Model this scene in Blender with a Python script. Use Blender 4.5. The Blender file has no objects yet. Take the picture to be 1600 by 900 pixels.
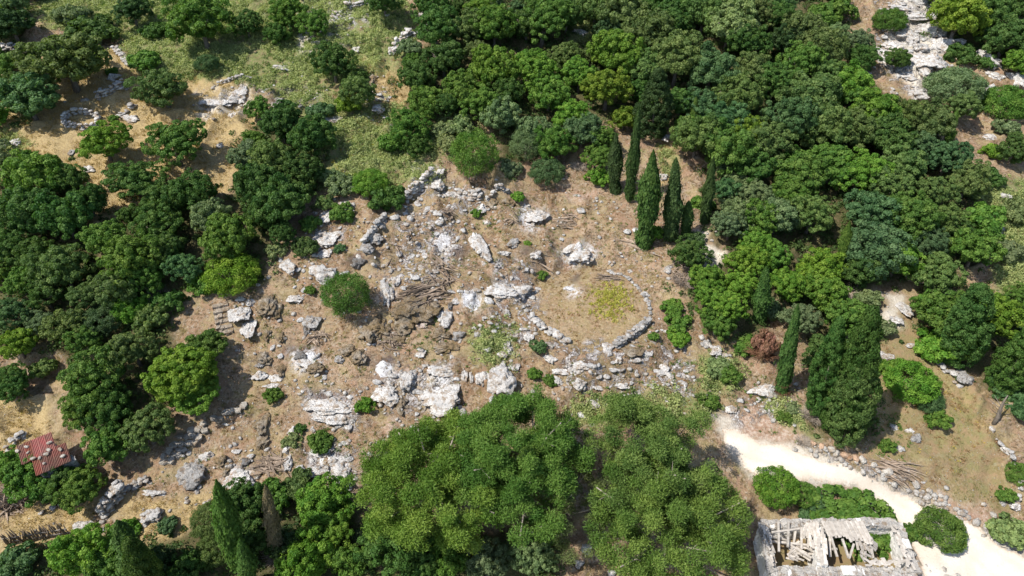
import bpy, math, random
import numpy as np
from mathutils import Vector, Matrix
random.seed(7); rng = np.random.default_rng(7)
scene = bpy.context.scene
COL = scene.collection

# ------------------------------------------------------------------ camera
CAM_H = 47.0
PITCH = math.radians(39.0)
FOCAL = 1067.0                                   # focal length in photo pixels (1600 wide)
cam_data = bpy.data.cameras.new('camera'); cam = bpy.data.objects.new('camera', cam_data); COL.objects.link(cam)
cam_data.sensor_width = 36.0; cam_data.lens = 36.0 * FOCAL / 1600.0
cam_data.clip_start = 0.5; cam_data.clip_end = 4000.0
cam.location = (0, 0, CAM_H); cam.rotation_euler = (math.radians(90) - PITCH, 0, 0)
scene.camera = cam

# ------------------------------------------------------------------ sky and sun
SUN_EL = math.radians(57.0)
SUN_DIR = Vector((-0.932 * math.cos(SUN_EL), -0.362 * math.cos(SUN_EL), math.sin(SUN_EL)))
world = bpy.data.worlds.new('World'); scene.world = world; world.use_nodes = True
wn = world.node_tree; wn.nodes.clear()
sky = wn.nodes.new('ShaderNodeTexSky'); sky.sky_type = 'NISHITA'; sky.sun_disc = False
sky.sun_elevation = SUN_EL; sky.sun_rotation = math.atan2(SUN_DIR.x, SUN_DIR.y)
bg = wn.nodes.new('ShaderNodeBackground'); bg.inputs[1].default_value = 0.125
wo = wn.nodes.new('ShaderNodeOutputWorld')
wn.links.new(sky.outputs[0], bg.inputs[0]); wn.links.new(bg.outputs[0], wo.inputs[0])
sl = bpy.data.lights.new('sun', 'SUN'); sl.energy = 4.2; sl.angle = math.radians(0.5); sl.color = (1.0, 0.955, 0.88)
so = bpy.data.objects.new('sun', sl); COL.objects.link(so)
so.rotation_euler = SUN_DIR.to_track_quat('Z', 'Y').to_euler(); so.location = SUN_DIR * 200
scene.view_settings.view_transform = 'Standard'; scene.view_settings.look = 'None'
scene.view_settings.gamma = 1.0; scene.view_settings.exposure = 0.58
scene.cycles.max_bounces = 5; scene.cycles.diffuse_bounces = 3; scene.cycles.transmission_bounces = 2
scene.cycles.transparent_max_bounces = 4

# ------------------------------------------------------------------ noise and terrain height
_T = rng.random((256, 256))
def vnoise(x, y, seed=0):
    x = np.asarray(x, float) + seed * 17.31; y = np.asarray(y, float) + seed * 9.73
    xi = np.floor(x).astype(int); yi = np.floor(y).astype(int)
    fx = x - xi; fy = y - yi
    fx = fx * fx * (3 - 2 * fx); fy = fy * fy * (3 - 2 * fy)
    a = _T[xi & 255, yi & 255]; b = _T[(xi + 1) & 255, yi & 255]
    c = _T[xi & 255, (yi + 1) & 255]; d = _T[(xi + 1) & 255, (yi + 1) & 255]
    return (a * (1 - fx) + b * fx) * (1 - fy) + (c * (1 - fx) + d * fx) * fy
def sstep(a, b, x):
    t = np.clip((x - a) / (b - a), 0, 1); return t * t * (3 - 2 * t)
def ray(px, py):
    u = (px - 800.0) / FOCAL; v = (450.0 - py) / FOCAL
    cp, sp = math.cos(PITCH), math.sin(PITCH)
    return np.array([u, cp + v * sp, -sp + v * cp])
SLOPE = 0.287
def plane(x, y):
    return SLOPE * (np.clip(y, -60, 150) - 58.0) + 0.12 * np.clip(y - 150, 0, 900)
def big(x, y):
    return plane(x, y) + 1.5 * (vnoise(x / 27, y / 27, 1) - .5) + .9 * (vnoise(x / 9, y / 9, 2) - .5)
def onplane(px, py, h=0.0, f=big):
    d = ray(px, py); t = np.arange(25, 420, .4)
    z = CAM_H + d[2] * t; g = f(d[0] * t, d[1] * t) + h
    k = int(np.argmax(z < g)) or len(t) - 1
    a0, a1 = z[k - 1] - g[k - 1], z[k] - g[k]
    tt = t[k - 1] + (t[k] - t[k - 1]) * a0 / (a0 - a1 + 1e-9)
    return np.array([d[0] * tt, d[1] * tt, CAM_H + d[2] * tt])
FLOOR = onplane(924, 482); FLOOR_R = 6.35
HOUSE = onplane(1312, 868)
ROADLINE = np.array([onplane(*p)[:2] for p in ((1140, 690), (1260, 725), (1360, 770), (1450, 820), (1530, 860), (1640, 940))])
def seg_dist(x, y, P):
    d = np.full(np.shape(x), 1e9)
    for (ax, ay), (bx, by) in zip(P[:-1], P[1:]):
        vx, vy = bx - ax, by - ay; t = np.clip(((x - ax) * vx + (y - ay) * vy) / (vx * vx + vy * vy), 0, 1)
        d = np.minimum(d, np.hypot(x - ax - t * vx, y - ay - t * vy))
    return d
def smooth_height(x, y):
    z = big(x, y)
    r = np.hypot(x - FLOOR[0], (y - FLOOR[1]))
    z = z + (FLOOR[2] + .06 * (y - FLOOR[1]) - z) * (1 - sstep(FLOOR_R * 1.0, FLOOR_R * 1.55, r))
    hx = np.maximum(np.abs(x - HOUSE[0]) - 7.2, 0); hy = np.maximum(np.abs(y - HOUSE[1]) - 3.2, 0)
    return z + (HOUSE[2] - z) * (1 - sstep(0, 4.0, np.hypot(hx, hy)))
def height(x, y):
    x = np.asarray(x, float); y = np.asarray(y, float)
    z = smooth_height(x, y)
    k = sstep(FLOOR_R * .98, FLOOR_R * 1.12, np.hypot(x - FLOOR[0], y - FLOOR[1]))
    k = k * sstep(2.5, 5.0, seg_dist(x, y, ROADLINE))
    k = k * sstep(0, 2, np.maximum(np.abs(x - HOUSE[0]) - 6.8, np.abs(y - HOUSE[1]) - 3))
    wx = x + 1.2 * vnoise(x / 2, y / 2, 5); wy = y + 1.2 * vnoise(x / 2, y / 2, 6)
    ridge = 1 - np.abs(2 * vnoise(wx / 3.4, wy / 2.6, 3) - 1)
    rocky = sstep(.46, .62, vnoise(x / 4.5, y / 4.0, 15)); step = vnoise(x / 1.6 + 3, y / 1.3, 16); bumps = 1.0 * (ridge ** 2.5 - .3) + 1.15 * rocky * (np.floor(step * 4) / 4 * .75 + .25 * step - .4) + .42 * (vnoise(wx / 1.15, wy / 1.0, 4) - .5) + .30 * (vnoise(x / .55, y / .5, 8) - .5)
    tame = .35 + .65 * sstep(0.35, .6, vnoise(x / 12, y / 12, 9))
    return z + k * bumps * tame + .03 * (vnoise(x / .5, y / .5, 8) - .5)
def at(px, py, h=0.0, f=height):
    return Vector(onplane(px, py, h, f))
def project(x, y, z):
    cp, sp = math.cos(PITCH), math.sin(PITCH)
    dz = z - CAM_H
    w = y * cp - dz * sp; v = y * sp + dz * cp
    w = np.where(w < 1, np.nan, w)
    return 800 + FOCAL * x / w, 450 - FOCAL * v / w, w
def gz(x, y):
    return float(height(np.array([x]), np.array([y]))[0])
def depth(p):
    return p[1] * math.cos(PITCH) - (p[2] - CAM_H) * math.sin(PITCH)
def pip(px, py, poly):
    inside = np.zeros(np.shape(px), bool); n = len(poly)
    for i in range(n):
        (x1, y1), (x2, y2) = poly[i], poly[(i + 1) % n]
        if y1 == y2: continue
        c = ((y1 > py) != (y2 > py)) & (px < (x2 - x1) * (py - y1) / (y2 - y1) + x1)
        inside ^= c
    return inside

# ------------------------------------------------------------------ zones of the hillside (outlines measured on the photograph, used as places in the world)
def P(s): 
    v = [float(t) for t in s.replace(';', ' ').replace(',', ' ').split()]
    return list(zip(v[0::2], v[1::2]))
CLEARING = [P('330,470 400,455 430,400 490,325 560,300 620,330 680,285 740,295 900,285 960,310 1000,370 1050,420 1040,520 1080,560 1130,600 1125,650 900,645 790,630 700,660 610,700 560,780 400,780 330,790 200,850 110,830 190,760 260,715 330,650 395,620 380,560 345,520')]
DRY = [P('1436,556 1452,556 1500,610 1560,672 1550,684 1490,630'), P('-20,60 60,100 200,110 390,125 395,200 350,300 250,335 -20,290'), P('520,90 640,90 640,190 540,200'), P('90,118 180,70 215,100 215,180 130,250 100,290 30,260 30,215 110,190 80,150'), P('230,160 380,130 390,200 350,290 260,300 180,330 200,240 300,180'),
       P('-20,615 70,630 80,690 -20,715'), P('50,790 160,790 130,835 -10,865 -10,810'), P('190,775 330,780 330,800 250,850 180,860'), P('130,340 200,300 220,310 150,380'), P('110,560 150,560 150,600 90,600'),
       P('1030,200 1055,200 1050,290 1030,300')]
HERB = [P('180,-20 640,-20 640,90 560,130 490,155 390,125 220,125 190,60'), P('390,120 480,150 640,170 690,285 500,295 490,200'), P('200,20 250,10 270,80 420,60 490,60 490,150 400,125 290,125 230,90 205,60'), P('60,-20 190,-20 200,30 130,60 60,30'), P('500,60 545,15 610,15 640,50 610,85 560,90'), P('500,190 590,190 600,250 690,250 680,285 550,285 495,260'),
        P('690,170 760,210 700,240 640,240'), P('880,30 935,25 935,55 890,70'), P('1530,290 1620,280 1620,480 1570,490 1545,400'), P('0,240 20,200 40,220 30,250'), P('1090,560 1150,560 1150,610 1100,600'),
        P('1030,220 1050,230 1050,270 1035,270'), P('740,520 800,510 800,560 770,575 745,560'), P('1200,610 1260,650 1290,690 1255,680 1200,650'), P('900,620 1120,600 1120,660 900,660')]
FIELD = [P('1370,590 1460,560 1500,600 1560,690 1595,790 1510,800 1430,760 1340,710 1370,660'), P('1330,480 1410,460 1480,560 1560,640 1480,640 1370,600')]
RED = [P('1135,655 1180,635 1235,665 1270,690 1262,698 1225,692 1170,700 1148,690'), P('1440,770 1540,790 1560,820 1500,810'), P('870,285 940,300 900,320'), P('600,690 640,660 620,640')]
PALE = [P('1400,-20 1470,-20 1475,100 1435,150 1385,110'), P('1120,655 1150,650 1175,690 1230,690 1290,712 1345,735 1400,760 1450,790 1530,820 1620,880 1620,940 1450,940 1430,870 1400,815 1330,765 1250,760 1180,750 1140,705'),
        P('1090,355 1130,385 1130,415 1105,420 1085,380'), P('480,20 520,20 500,80 470,70'), P('1380,450 1410,460 1410,520 1390,510'), P('300,150 395,130 390,170 310,180')]
SPECK = [P('850,535 1080,545 1080,610 880,615'), P('620,330 720,330 720,410 620,400'), P('590,570 720,570 720,650 600,640'), P('470,610 560,610 560,670 480,660'), P('460,700 560,700 560,760 470,750'),
         P('580,420 660,400 700,440 600,460'), P('690,290 760,290 760,340 700,330'), P('760,410 840,410 840,540 780,560'), P('1100,640 1240,600 1240,660 1110,660'), P('410,140 500,140 480,170 420,180'), P('560,130 610,130 610,190 560,180'),
         P('480,0 600,0 540,60 470,90'), P('1370,0 1480,0 1480,110 1430,150 1370,110'), P('1270,690 1420,750 1600,860 1580,870 1400,770 1270,710'), P('640,270 690,260 700,300 650,310')]
ASHZ = [(694, 378, 20, 16), (735, 468, 22, 18), (600, 578, 20, 16), (480, 562, 24, 16), (510, 640, 36, 20), (508, 725, 40, 20), (690, 595, 26, 18), (905, 395, 30, 20), (833, 338, 24, 15), (685, 622, 32, 22), (608, 455, 16, 24), (889, 451, 12, 6), (372, 748, 26, 18), (637, 592, 16, 18), (790, 455, 24, 15), (815, 460, 18, 16)]
CHARZ = [(740, 455, 14, 9), (905, 437, 13, 7), (562, 412, 16, 10), (690, 610, 24, 7), (600, 560, 18, 9), (510, 622, 26, 8), (470, 550, 18, 8), (908, 568, 12, 8), (870, 570, 10, 6), (716, 388, 12, 9), (830, 395, 14, 8), (700, 365, 22, 8), (520, 712, 20, 8), (600, 590, 24, 5)]
FOREST = [P('620,110 690,60 740,-60 1310,-60 1330,110 1440,200 1540,290 1530,420 1440,440 1330,440 1250,500 1180,440 1110,360 1110,200 1050,190 1010,180 960,190 880,170 800,280 760,180 640,170'),
          P('-80,260 120,260 160,335 280,312 370,300 388,190 490,200 500,290 420,380 410,440 320,450 220,480 200,560 100,560 60,540 -80,560'), P('-80,880 90,850 300,830 410,780 570,780 560,980 -80,980'),
          P('560,810 880,830 880,980 560,980'), P('1440,440 1530,470 1700,470 1700,660 1540,600 1440,550'), P('100,560 220,490 270,500 270,640 200,690 150,670'), P('1250,470 1350,470 1360,680 1280,680'), P('-80,-80 60,-80 30,110 60,185 20,200 -80,180'), P('1460,-60 1680,-60 1680,110 1550,100 1450,50'), P('1060,380 1200,450 1200,540 1100,530')]

# ------------------------------------------------------------------ object helpers
def link(o): COL.objects.link(o); return o
def tag(o, label, cat, group=None, kind=None):
    if label: o['label'] = label
    if cat: o['category'] = cat
    if group: o['group'] = group
    if kind: o['kind'] = kind
    return o
def empty(name, loc, rz=0.0, sc=(1, 1, 1)):
    o = bpy.data.objects.new(name, None); o.location = loc; o.rotation_euler = (0, 0, rz); o.scale = sc; o.empty_display_size = .2
    return link(o)
def mesh(name, V, F, mat=None, smooth=False, attrs=None):
    V = np.asarray(V, np.float32).reshape(-1, 3); me = bpy.data.meshes.new(name)
    me.vertices.add(len(V)); me.vertices.foreach_set('co', V.ravel())
    if isinstance(F, np.ndarray):
        n = F.shape[1]; me.loops.add(F.size); me.loops.foreach_set('vertex_index', F.astype(np.int32).ravel())
        me.polygons.add(len(F)); me.polygons.foreach_set('loop_start', np.arange(len(F), dtype=np.int32) * n)
        try: me.polygons.foreach_set('loop_total', np.full(len(F), n, np.int32))
        except Exception: pass
    else:
        me.clear_geometry(); me.from_pydata([tuple(map(float, v)) for v in V], [], [tuple(int(i) for i in f) for f in F])
    for k, a in (attrs or {}).items():
        a = np.asarray(a, np.float32)
        if a.ndim == 1:
            at_ = me.attributes.new(k, 'FLOAT', 'POINT'); at_.data.foreach_set('value', a)
        else:
            at_ = me.attributes.new(k, 'FLOAT_COLOR', 'POINT'); at_.data.foreach_set('color', a.ravel())
    me.update(calc_edges=True); me.validate()
    if smooth: me.polygons.foreach_set('use_smooth', np.ones(len(me.polygons), bool))
    if mat: me.materials.append(mat)
    return me
def obj(name, me, parent=None, loc=None, rot=None, sc=None, color=None):
    o = bpy.data.objects.new(name, me)
    if parent is not None: o.parent = parent
    if loc is not None: o.location = loc
    if rot is not None: o.rotation_euler = rot
    if sc is not None: o.scale = sc
    if color is not None: o.color = (*color, 1)
    return link(o)
class MB:
    """collects boxes, bars and tubes into one mesh"""
    def __init__(s): s.V = []; s.F = []
    def add(s, V, F):
        b = len(s.V); s.V += [tuple(map(float, v)) for v in V]; s.F += [tuple(i + b for i in f) for f in F]
    def box(s, c, e, rz=0.0, jit=0.0):
        c = Vector(c); V = []
        for z in (-1, 1):
            for y in (-1, 1):
                for x in (-1, 1):
                    v = Vector((x * e[0] / 2, y * e[1] / 2, z * e[2] / 2))
                    if jit: v += Vector((random.uniform(-jit, jit), random.uniform(-jit, jit), random.uniform(-jit, jit)))
                    v.rotate(Matrix.Rotation(rz, 3, 'Z')); V.append(c + v)
        s.add(V, [(0, 2, 3, 1), (4, 5, 7, 6), (0, 1, 5, 4), (2, 6, 7, 3), (0, 4, 6, 2), (1, 3, 7, 5)])
    def tube(s, pts, radii, n=6):
        pts = [Vector(p) for p in pts]; V = []; F = []
        for i, p in enumerate(pts):
            d = (pts[min(i + 1, len(pts) - 1)] - pts[max(i - 1, 0)]).normalized()
            a = d.orthogonal().normalized(); b = d.cross(a)
            for k in range(n):
                t = 2 * math.pi * k / n; V.append(p + (a * math.cos(t) + b * math.sin(t)) * radii[i])
        for i in range(len(pts) - 1):
            for k in range(n): F.append((i * n + k, i * n + (k + 1) % n, (i + 1) * n + (k + 1) % n, (i + 1) * n + k))
        F.append(tuple(range(n))[::-1]); F.append(tuple(range((len(pts) - 1) * n, len(pts) * n)))
        s.add(V, F)
    def bar(s, p, q, w, t, up=(0, 0, 1)):
        p, q = Vector(p), Vector(q); d = (q - p); d.normalize(); sd = d.cross(Vector(up))
        if sd.length < .05: sd = d.orthogonal()
        sd.normalize(); u = sd.cross(d); V = []
        for e in (p, q):
            for a, b in ((-1, -1), (1, -1), (1, 1), (-1, 1)): V.append(e + sd * a * w / 2 + u * b * t / 2)
        s.add(V, [(0, 1, 2, 3), (7, 6, 5, 4), (0, 4, 5, 1), (1, 5, 6, 2), (2, 6, 7, 3), (3, 7, 4, 0)])
    def mesh(s, name, mat, smooth=False): return mesh(name, s.V, s.F, mat, smooth)
    def build(s, name, mat, parent=None, smooth=False, **k): return obj(name, s.mesh(name, mat, smooth), parent, **k)

# ------------------------------------------------------------------ materials
class NT:
    def __init__(s, name):
        s.m = bpy.data.materials.new(name); s.m.use_nodes = True; s.t = s.m.node_tree; s.t.nodes.clear()
        s.out = s.n('ShaderNodeOutputMaterial')
        g = s.n('ShaderNodeNewGeometry'); s.pos = g.outputs['Position']; s.normal = g.outputs['Normal']; s.island = g.outputs['Random Per Island']
    def n(s, t, **k):
        x = s.t.nodes.new(t)
        for a, b in k.items(): setattr(x, a, b)
        return x
    def l(s, a, b): s.t.links.new(a, b)
    def put(s, sock, v):
        if hasattr(v, 'is_linked') or hasattr(v, 'links'): s.l(v, sock)
        elif isinstance(v, (tuple, list)): sock.default_value = (*v, 1) if len(v) == 3 and sock.type == 'RGBA' else v
        else: sock.default_value = v
    def noise(s, scale, detail=4, rough=.55, vec=None, dist=0.0):
        x = s.n('ShaderNodeTexNoise'); s.put(x.inputs['Scale'], scale); x.inputs['Detail'].default_value = detail; x.inputs['Roughness'].default_value = rough
        x.inputs['Distortion'].default_value = dist; s.l(vec or s.pos, x.inputs['Vector']); return x.outputs['Fac']
    def voro(s, scale, feat='F1', out='Distance', vec=None, rnd=1.0):
        x = s.n('ShaderNodeTexVoronoi', feature=feat); x.inputs['Scale'].default_value = scale; x.inputs['Randomness'].default_value = rnd
        s.l(vec or s.pos, x.inputs['Vector']); return x.outputs[out]
    def ramp(s, v, a, b, lo=0.0, hi=1.0):
        x = s.n('ShaderNodeMapRange'); x.clamp = True; s.put(x.inputs['Value'], v)
        for i, q in zip((1, 2, 3, 4), (a, b, lo, hi)): x.inputs[i].default_value = q
        return x.outputs[0]
    def math(s, op, a, b=0.0):
        x = s.n('ShaderNodeMath', operation=op); s.put(x.inputs[0], a); s.put(x.inputs[1], b); return x.outputs[0]
    def mix(s, f, a, b, mode='MIX'):
        x = s.n('ShaderNodeMix', data_type='RGBA', blend_type=mode); s.put(x.inputs[0], f); s.put(x.inputs[6], a); s.put(x.inputs[7], b); return x.outputs[2]
    def attr(s, name, typ='GEOMETRY'):
        x = s.n('ShaderNodeAttribute', attribute_name=name, attribute_type=typ); return x
    def objcol(s): return s.n('ShaderNodeObjectInfo').outputs['Color']
    def objrand(s): return s.n('ShaderNodeObjectInfo').outputs['Random']
    def bump(s, h, strength=.5, dist=.05):
        x = s.n('ShaderNodeBump'); x.inputs['Strength'].default_value = strength; x.inputs['Distance'].default_value = dist; s.l(h, x.inputs['Height']); return x.outputs[0]
    def principled(s, col, rough=.9, spec=.2, normal=None):
        b = s.n('ShaderNodeBsdfPrincipled'); s.put(b.inputs['Base Color'], col); s.put(b.inputs['Roughness'], rough); s.put(b.inputs['Specular IOR Level'], spec)
        if normal is not None: s.l(normal, b.inputs['Normal'])
        s.l(b.outputs[0], s.out.inputs[0]); return b

def m_ground():
    s = NT('hillside_ground')
    z3 = s.attr('zone3').outputs['Fac']; z1 = s.attr('zone1').outputs['Color']; z2 = s.attr('zone2').outputs['Color']
    a1 = s.n('ShaderNodeSeparateColor'); s.l(z1, a1.inputs[0]); a2 = s.n('ShaderNodeSeparateColor'); s.l(z2, a2.inputs[0])
    al1 = s.attr('zone1').outputs['Alpha']; al2 = s.attr('zone2').outputs['Alpha']
    n1 = s.noise(.22, 5); n2 = s.noise(1.3, 7, .68); n3 = s.noise(6, 5, .65); n4 = s.noise(22, 3, .7)
    c = s.mix(s.ramp(n1, .35, .68), (.240, .152, .088), (.345, .242, .158))
    c = s.mix(s.ramp(n2, .52, .68, 0, .8), c, (.27, .155, .085))
    c = s.mix(s.ramp(s.noise(.8, 6, .68, dist=.6), .50, .62), c, (.165, .130, .05))
    c = s.mix(s.ramp(s.noise(3.2, 6, .72), .50, .58, 0, .85), c, (.085, .060, .032))  # dark mottles paint small crevice shadows into the soil colour
    c = s.mix(s.ramp(s.noise(1.9, 7, .75, dist=1.0), .54, .60, 0, .8), c, (.40, .31, .21))
    c = s.mix(s.math('MULTIPLY', s.ramp(s.noise(2.6, 6, .72, dist=.4), .53, .62), .7), c, (.40, .335, .26))
    c = s.mix(s.ramp(n3, .58, .72, 0, .7), c, (.12, .085, .05))
    c = s.mix(s.ramp(s.noise(.33, 6, .65, dist=.5), .50, .60, 0, .6), c, s.mix(s.ramp(n3, .4, .6), (.27, .21, .10), (.44, .35, .20)))
    c = s.mix(s.ramp(s.noise(.42, 6, .7, dist=1.2), .55, .62, 0, .65), c, (.33, .205, .135))
    c = s.mix(s.ramp(s.noise(.6, 6, .7, dist=.8), .585, .64, 0, .6), c, (.12, .095, .075))
    # forest floor, dry grass, green, red, pale
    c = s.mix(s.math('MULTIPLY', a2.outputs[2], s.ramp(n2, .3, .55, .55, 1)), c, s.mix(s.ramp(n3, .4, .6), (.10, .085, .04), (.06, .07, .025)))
    dryc = s.mix(s.ramp(n3, .35, .65), (.30, .21, .10), (.50, .39, .20))
    c = s.mix(s.math('MULTIPLY', a1.outputs[0], s.ramp(n2, .3, .5, .45, 1)), c, dryc)
    grc = s.mix(s.ramp(n3, .35, .65), (.115, .145, .045), (.25, .265, .105))
    c = s.mix(s.math('MULTIPLY', a1.outputs[1], s.ramp(n2, .34, .56, .15, 1)), c, grc)
    c = s.mix(s.math('MULTIPLY', al2, s.ramp(n1, .3, .6, .4, 1)), c, s.mix(s.ramp(n2, .4, .62), (.30, .21, .115), (.225, .205, .085)))
    c = s.mix(s.math('MULTIPLY', al1, s.ramp(n2, .32, .56, .25, .9)), c, s.mix(s.ramp(s.noise(3.5, 6, .7), .45, .58), (.36, .225, .155), (.52, .41, .33)))
    c = s.mix(s.math('MULTIPLY', a1.outputs[2], s.ramp(n2, .35, .5, .5, 1)), c, s.mix(s.ramp(n3, .3, .7), (.50, .44, .35), (.66, .61, .53)))
    bed = s.math('MULTIPLY', z3, s.ramp(s.noise(.95, 9, .72, dist=.8), .50, .56))
    bedc = s.mix(s.ramp(n3, .4, .62), s.mix(s.ramp(n2, .4, .6), (.38, .35, .33), (.66, .63, .60)), (.17, .145, .14))
    c = s.mix(bed, c, bedc)
    # limestone chips lying in the soil
    v = s.voro(2.6); vc = s.voro(2.6, out='Color')
    sp = s.n('ShaderNodeSeparateColor'); s.l(vc, sp.inputs[0])
    chip = s.math('MULTIPLY', s.ramp(v, .10, .20, 1, 0), s.ramp(sp.outputs[0], .86, .9))
    v2 = s.voro(6.5); vc2 = s.voro(6.5, out='Color'); sp2 = s.n('ShaderNodeSeparateColor'); s.l(vc2, sp2.inputs[0])
    chip2 = s.math('MULTIPLY', s.ramp(v2, .16, .3, 1, 0), s.ramp(sp2.outputs[0], .86, .92))
    chip = s.math('MULTIPLY', s.math('MAXIMUM', chip, chip2), s.math('SUBTRACT', 1.0, a2.outputs[2]))
    c = s.mix(s.math('MULTIPLY', chip, .8), c, s.mix(n3, (.45, .41, .36), (.7, .67, .62)))
    # burnt ground and ash
    c = s.mix(s.math('MULTIPLY', a2.outputs[1], s.ramp(n3, .3, .6, .6, .95)), c, (.075, .06, .062))
    c = s.mix(s.math('MULTIPLY', a2.outputs[0], s.ramp(s.noise(2.5, 6, .7), .42, .58)), c, s.mix(n4, (.55, .53, .52), (.85, .84, .83)))
    h = s.math('ADD', s.math('MULTIPLY', s.math('ADD', n3, s.math('MULTIPLY', bed, .6)), .5), s.math('ADD', s.math('MULTIPLY', n4, .2), s.math('MULTIPLY', chip, .25)))
    s.principled(c, .95, .1, s.bump(h, 1.0, .3)); return s.m
def m_rock(name='limestone', base=((.46, .445, .425), (.72, .70, .665)), lichen=.75, moss=0.0):
    s = NT(name); rnd = s.objrand()
    n1 = s.noise(1.1, 6, .62); n2 = s.noise(4.5, 6, .65); n3 = s.noise(14, 4, .7)
    c = s.mix(s.ramp(n1, .35, .65), *base)
    c = s.mix(s.math('MULTIPLY', s.ramp(n2, .53, .66), lichen), c, (.13, .13, .135))
    c = s.mix(s.ramp(n3, .56, .7, 0, .5), c, (.2, .19, .18))
    c = s.mix(s.ramp(s.noise(1.7, 7, .7), .50, .60, 0, .8), c, (.30, .22, .145))
    if moss:
        c = s.mix(s.ramp(s.noise(.9, 5, .6), .38, .56, 0, moss), c, s.mix(s.ramp(n2, .4, .6), (.17, .125, .055), (.29, .205, .12)))
        c = s.mix(s.ramp(s.noise(3.0, 7, .75), .52, .6, 0, .85), c, (.085, .062, .034)); c = s.mix(s.ramp(s.noise(5.5, 5, .7), .60, .66, 0, .8), c, (.46, .41, .34))  # dark spots paint crevice shade into the stone colour, then pale flecks
    cr = s.n('ShaderNodeTexVoronoi', feature='DISTANCE_TO_EDGE'); cr.inputs['Scale'].default_value = 1.4
    w = s.n('ShaderNodeMix', data_type='VECTOR'); 
    s.l(s.pos, cr.inputs['Vector'])
    crack = s.ramp(cr.outputs['Distance'], .0, .05, 1, 0)
    c = s.mix(s.math('MULTIPLY', crack, s.ramp(n1, .45, .6, 0, .7)), c, (.1, .095, .09))
    c = s.mix(1.0, c, s.objcol(), 'MULTIPLY')
    s.principled(c, .9, .2, s.bump(s.math('ADD', n2, s.math('MULTIPLY', n3, .5)), 1.0, .3)); return s.m
def m_leaf():
    s = NT('foliage'); t = s.attr('tint').outputs['Fac']; oc = s.objcol()
    hsv = s.n('ShaderNodeHueSaturation'); s.put(hsv.inputs['Color'], oc)
    s.put(hsv.inputs['Hue'], s.ramp(t, 0, 1, .515, .478)); s.put(hsv.inputs['Value'], s.ramp(t, 0, 1, .74, 1.46)); s.put(hsv.inputs['Saturation'], s.ramp(t, 0, 1, 1.02, .97))
    c = s.mix(s.ramp(s.island, .0, 1, 0, .35), hsv.outputs[0], s.mix(1.0, hsv.outputs[0], (1.5, 1.35, 1.3), 'MULTIPLY'))
    b = s.principled(c, .62, .22)
    tr = s.n('ShaderNodeBsdfTranslucent'); s.l(s.mix(1.0, c, (1.1, 1.25, .55), 'MULTIPLY'), tr.inputs[0])
    mx = s.n('ShaderNodeMixShader'); mx.inputs[0].default_value = .33
    s.l(b.outputs[0], mx.inputs[1]); s.l(tr.outputs[0], mx.inputs[2]); s.l(mx.outputs[0], s.out.inputs[0]); return s.m
def m_plain(name, a, b, scale=3, rough=.85, bumpd=.02, spec=.2, tint=False):
    s = NT(name); n = s.noise(scale, 5, .65); n2 = s.noise(scale * 6, 3, .6)
    c = s.mix(s.ramp(s.math('ADD', s.math('MULTIPLY', n, .7), s.math('MULTIPLY', n2, .3)), .35, .65), a, b)
    c = s.mix(s.ramp(s.island, 0, 1, 0, .4), c, s.mix(1.0, c, (.55, .55, .55), 'MULTIPLY'))
    if tint: c = s.mix(1.0, c, s.objcol(), 'MULTIPLY')
    s.principled(c, rough, spec, s.bump(n2, .6, bumpd)); return s.m
def m_ash():
    s = NT('white_ash'); n = s.noise(1.6, 6, .7); n2 = s.noise(9, 4, .7)
    c = s.mix(s.ramp(n, .35, .6), (.44, .42, .41), (.80, .79, .78)); c = s.mix(s.ramp(n2, .56, .68, 0, .8), c, (.16, .14, .15))
    c = s.mix(s.ramp(s.noise(2.4, 6, .75), .52, .6, 0, .85), c, (.20, .165, .14))
    s.principled(c, .95, .1, s.bump(n2, 1, .2)); return s.m
def m_road():
    s = NT('lime_gravel'); n = s.noise(.5, 5, .6); n2 = s.noise(5, 5, .65); n3 = s.noise(25, 3, .7)
    c = s.mix(s.ramp(n, .35, .65), (.61, .54, .445), (.70, .64, .555)); c = s.mix(s.ramp(n2, .56, .7, 0, .5), c, (.52, .42, .31)); c = s.mix(s.ramp(n3, .58, .68, 0, .6), c, (.45, .38, .30))
    c = s.mix(s.math('MULTIPLY', s.attr('rut').outputs['Fac'], .5), c, (.52, .43, .33)); c = s.mix(s.math('MULTIPLY', s.attr('verge').outputs['Fac'], s.ramp(n2, .35, .6, .2, .95)), c, (.34, .235, .155))
    s.principled(c, .95, .1, s.bump(s.math('ADD', n2, n3), .7, .06)); return s.m
def m_rust():
    s = NT('rusty_red_sheet'); n = s.noise(1.2, 5, .65); n2 = s.noise(7, 4, .7)
    c = s.mix(1.0, s.mix(s.ramp(n, .4, .62), (.37, .165, .135), (.29, .19, .145)), s.objcol(), 'MULTIPLY'); c = s.mix(s.ramp(n2, .52, .68, 0, .6), c, (.33, .2, .13))
    s.principled(c, .7, .3); return s.m
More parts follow.
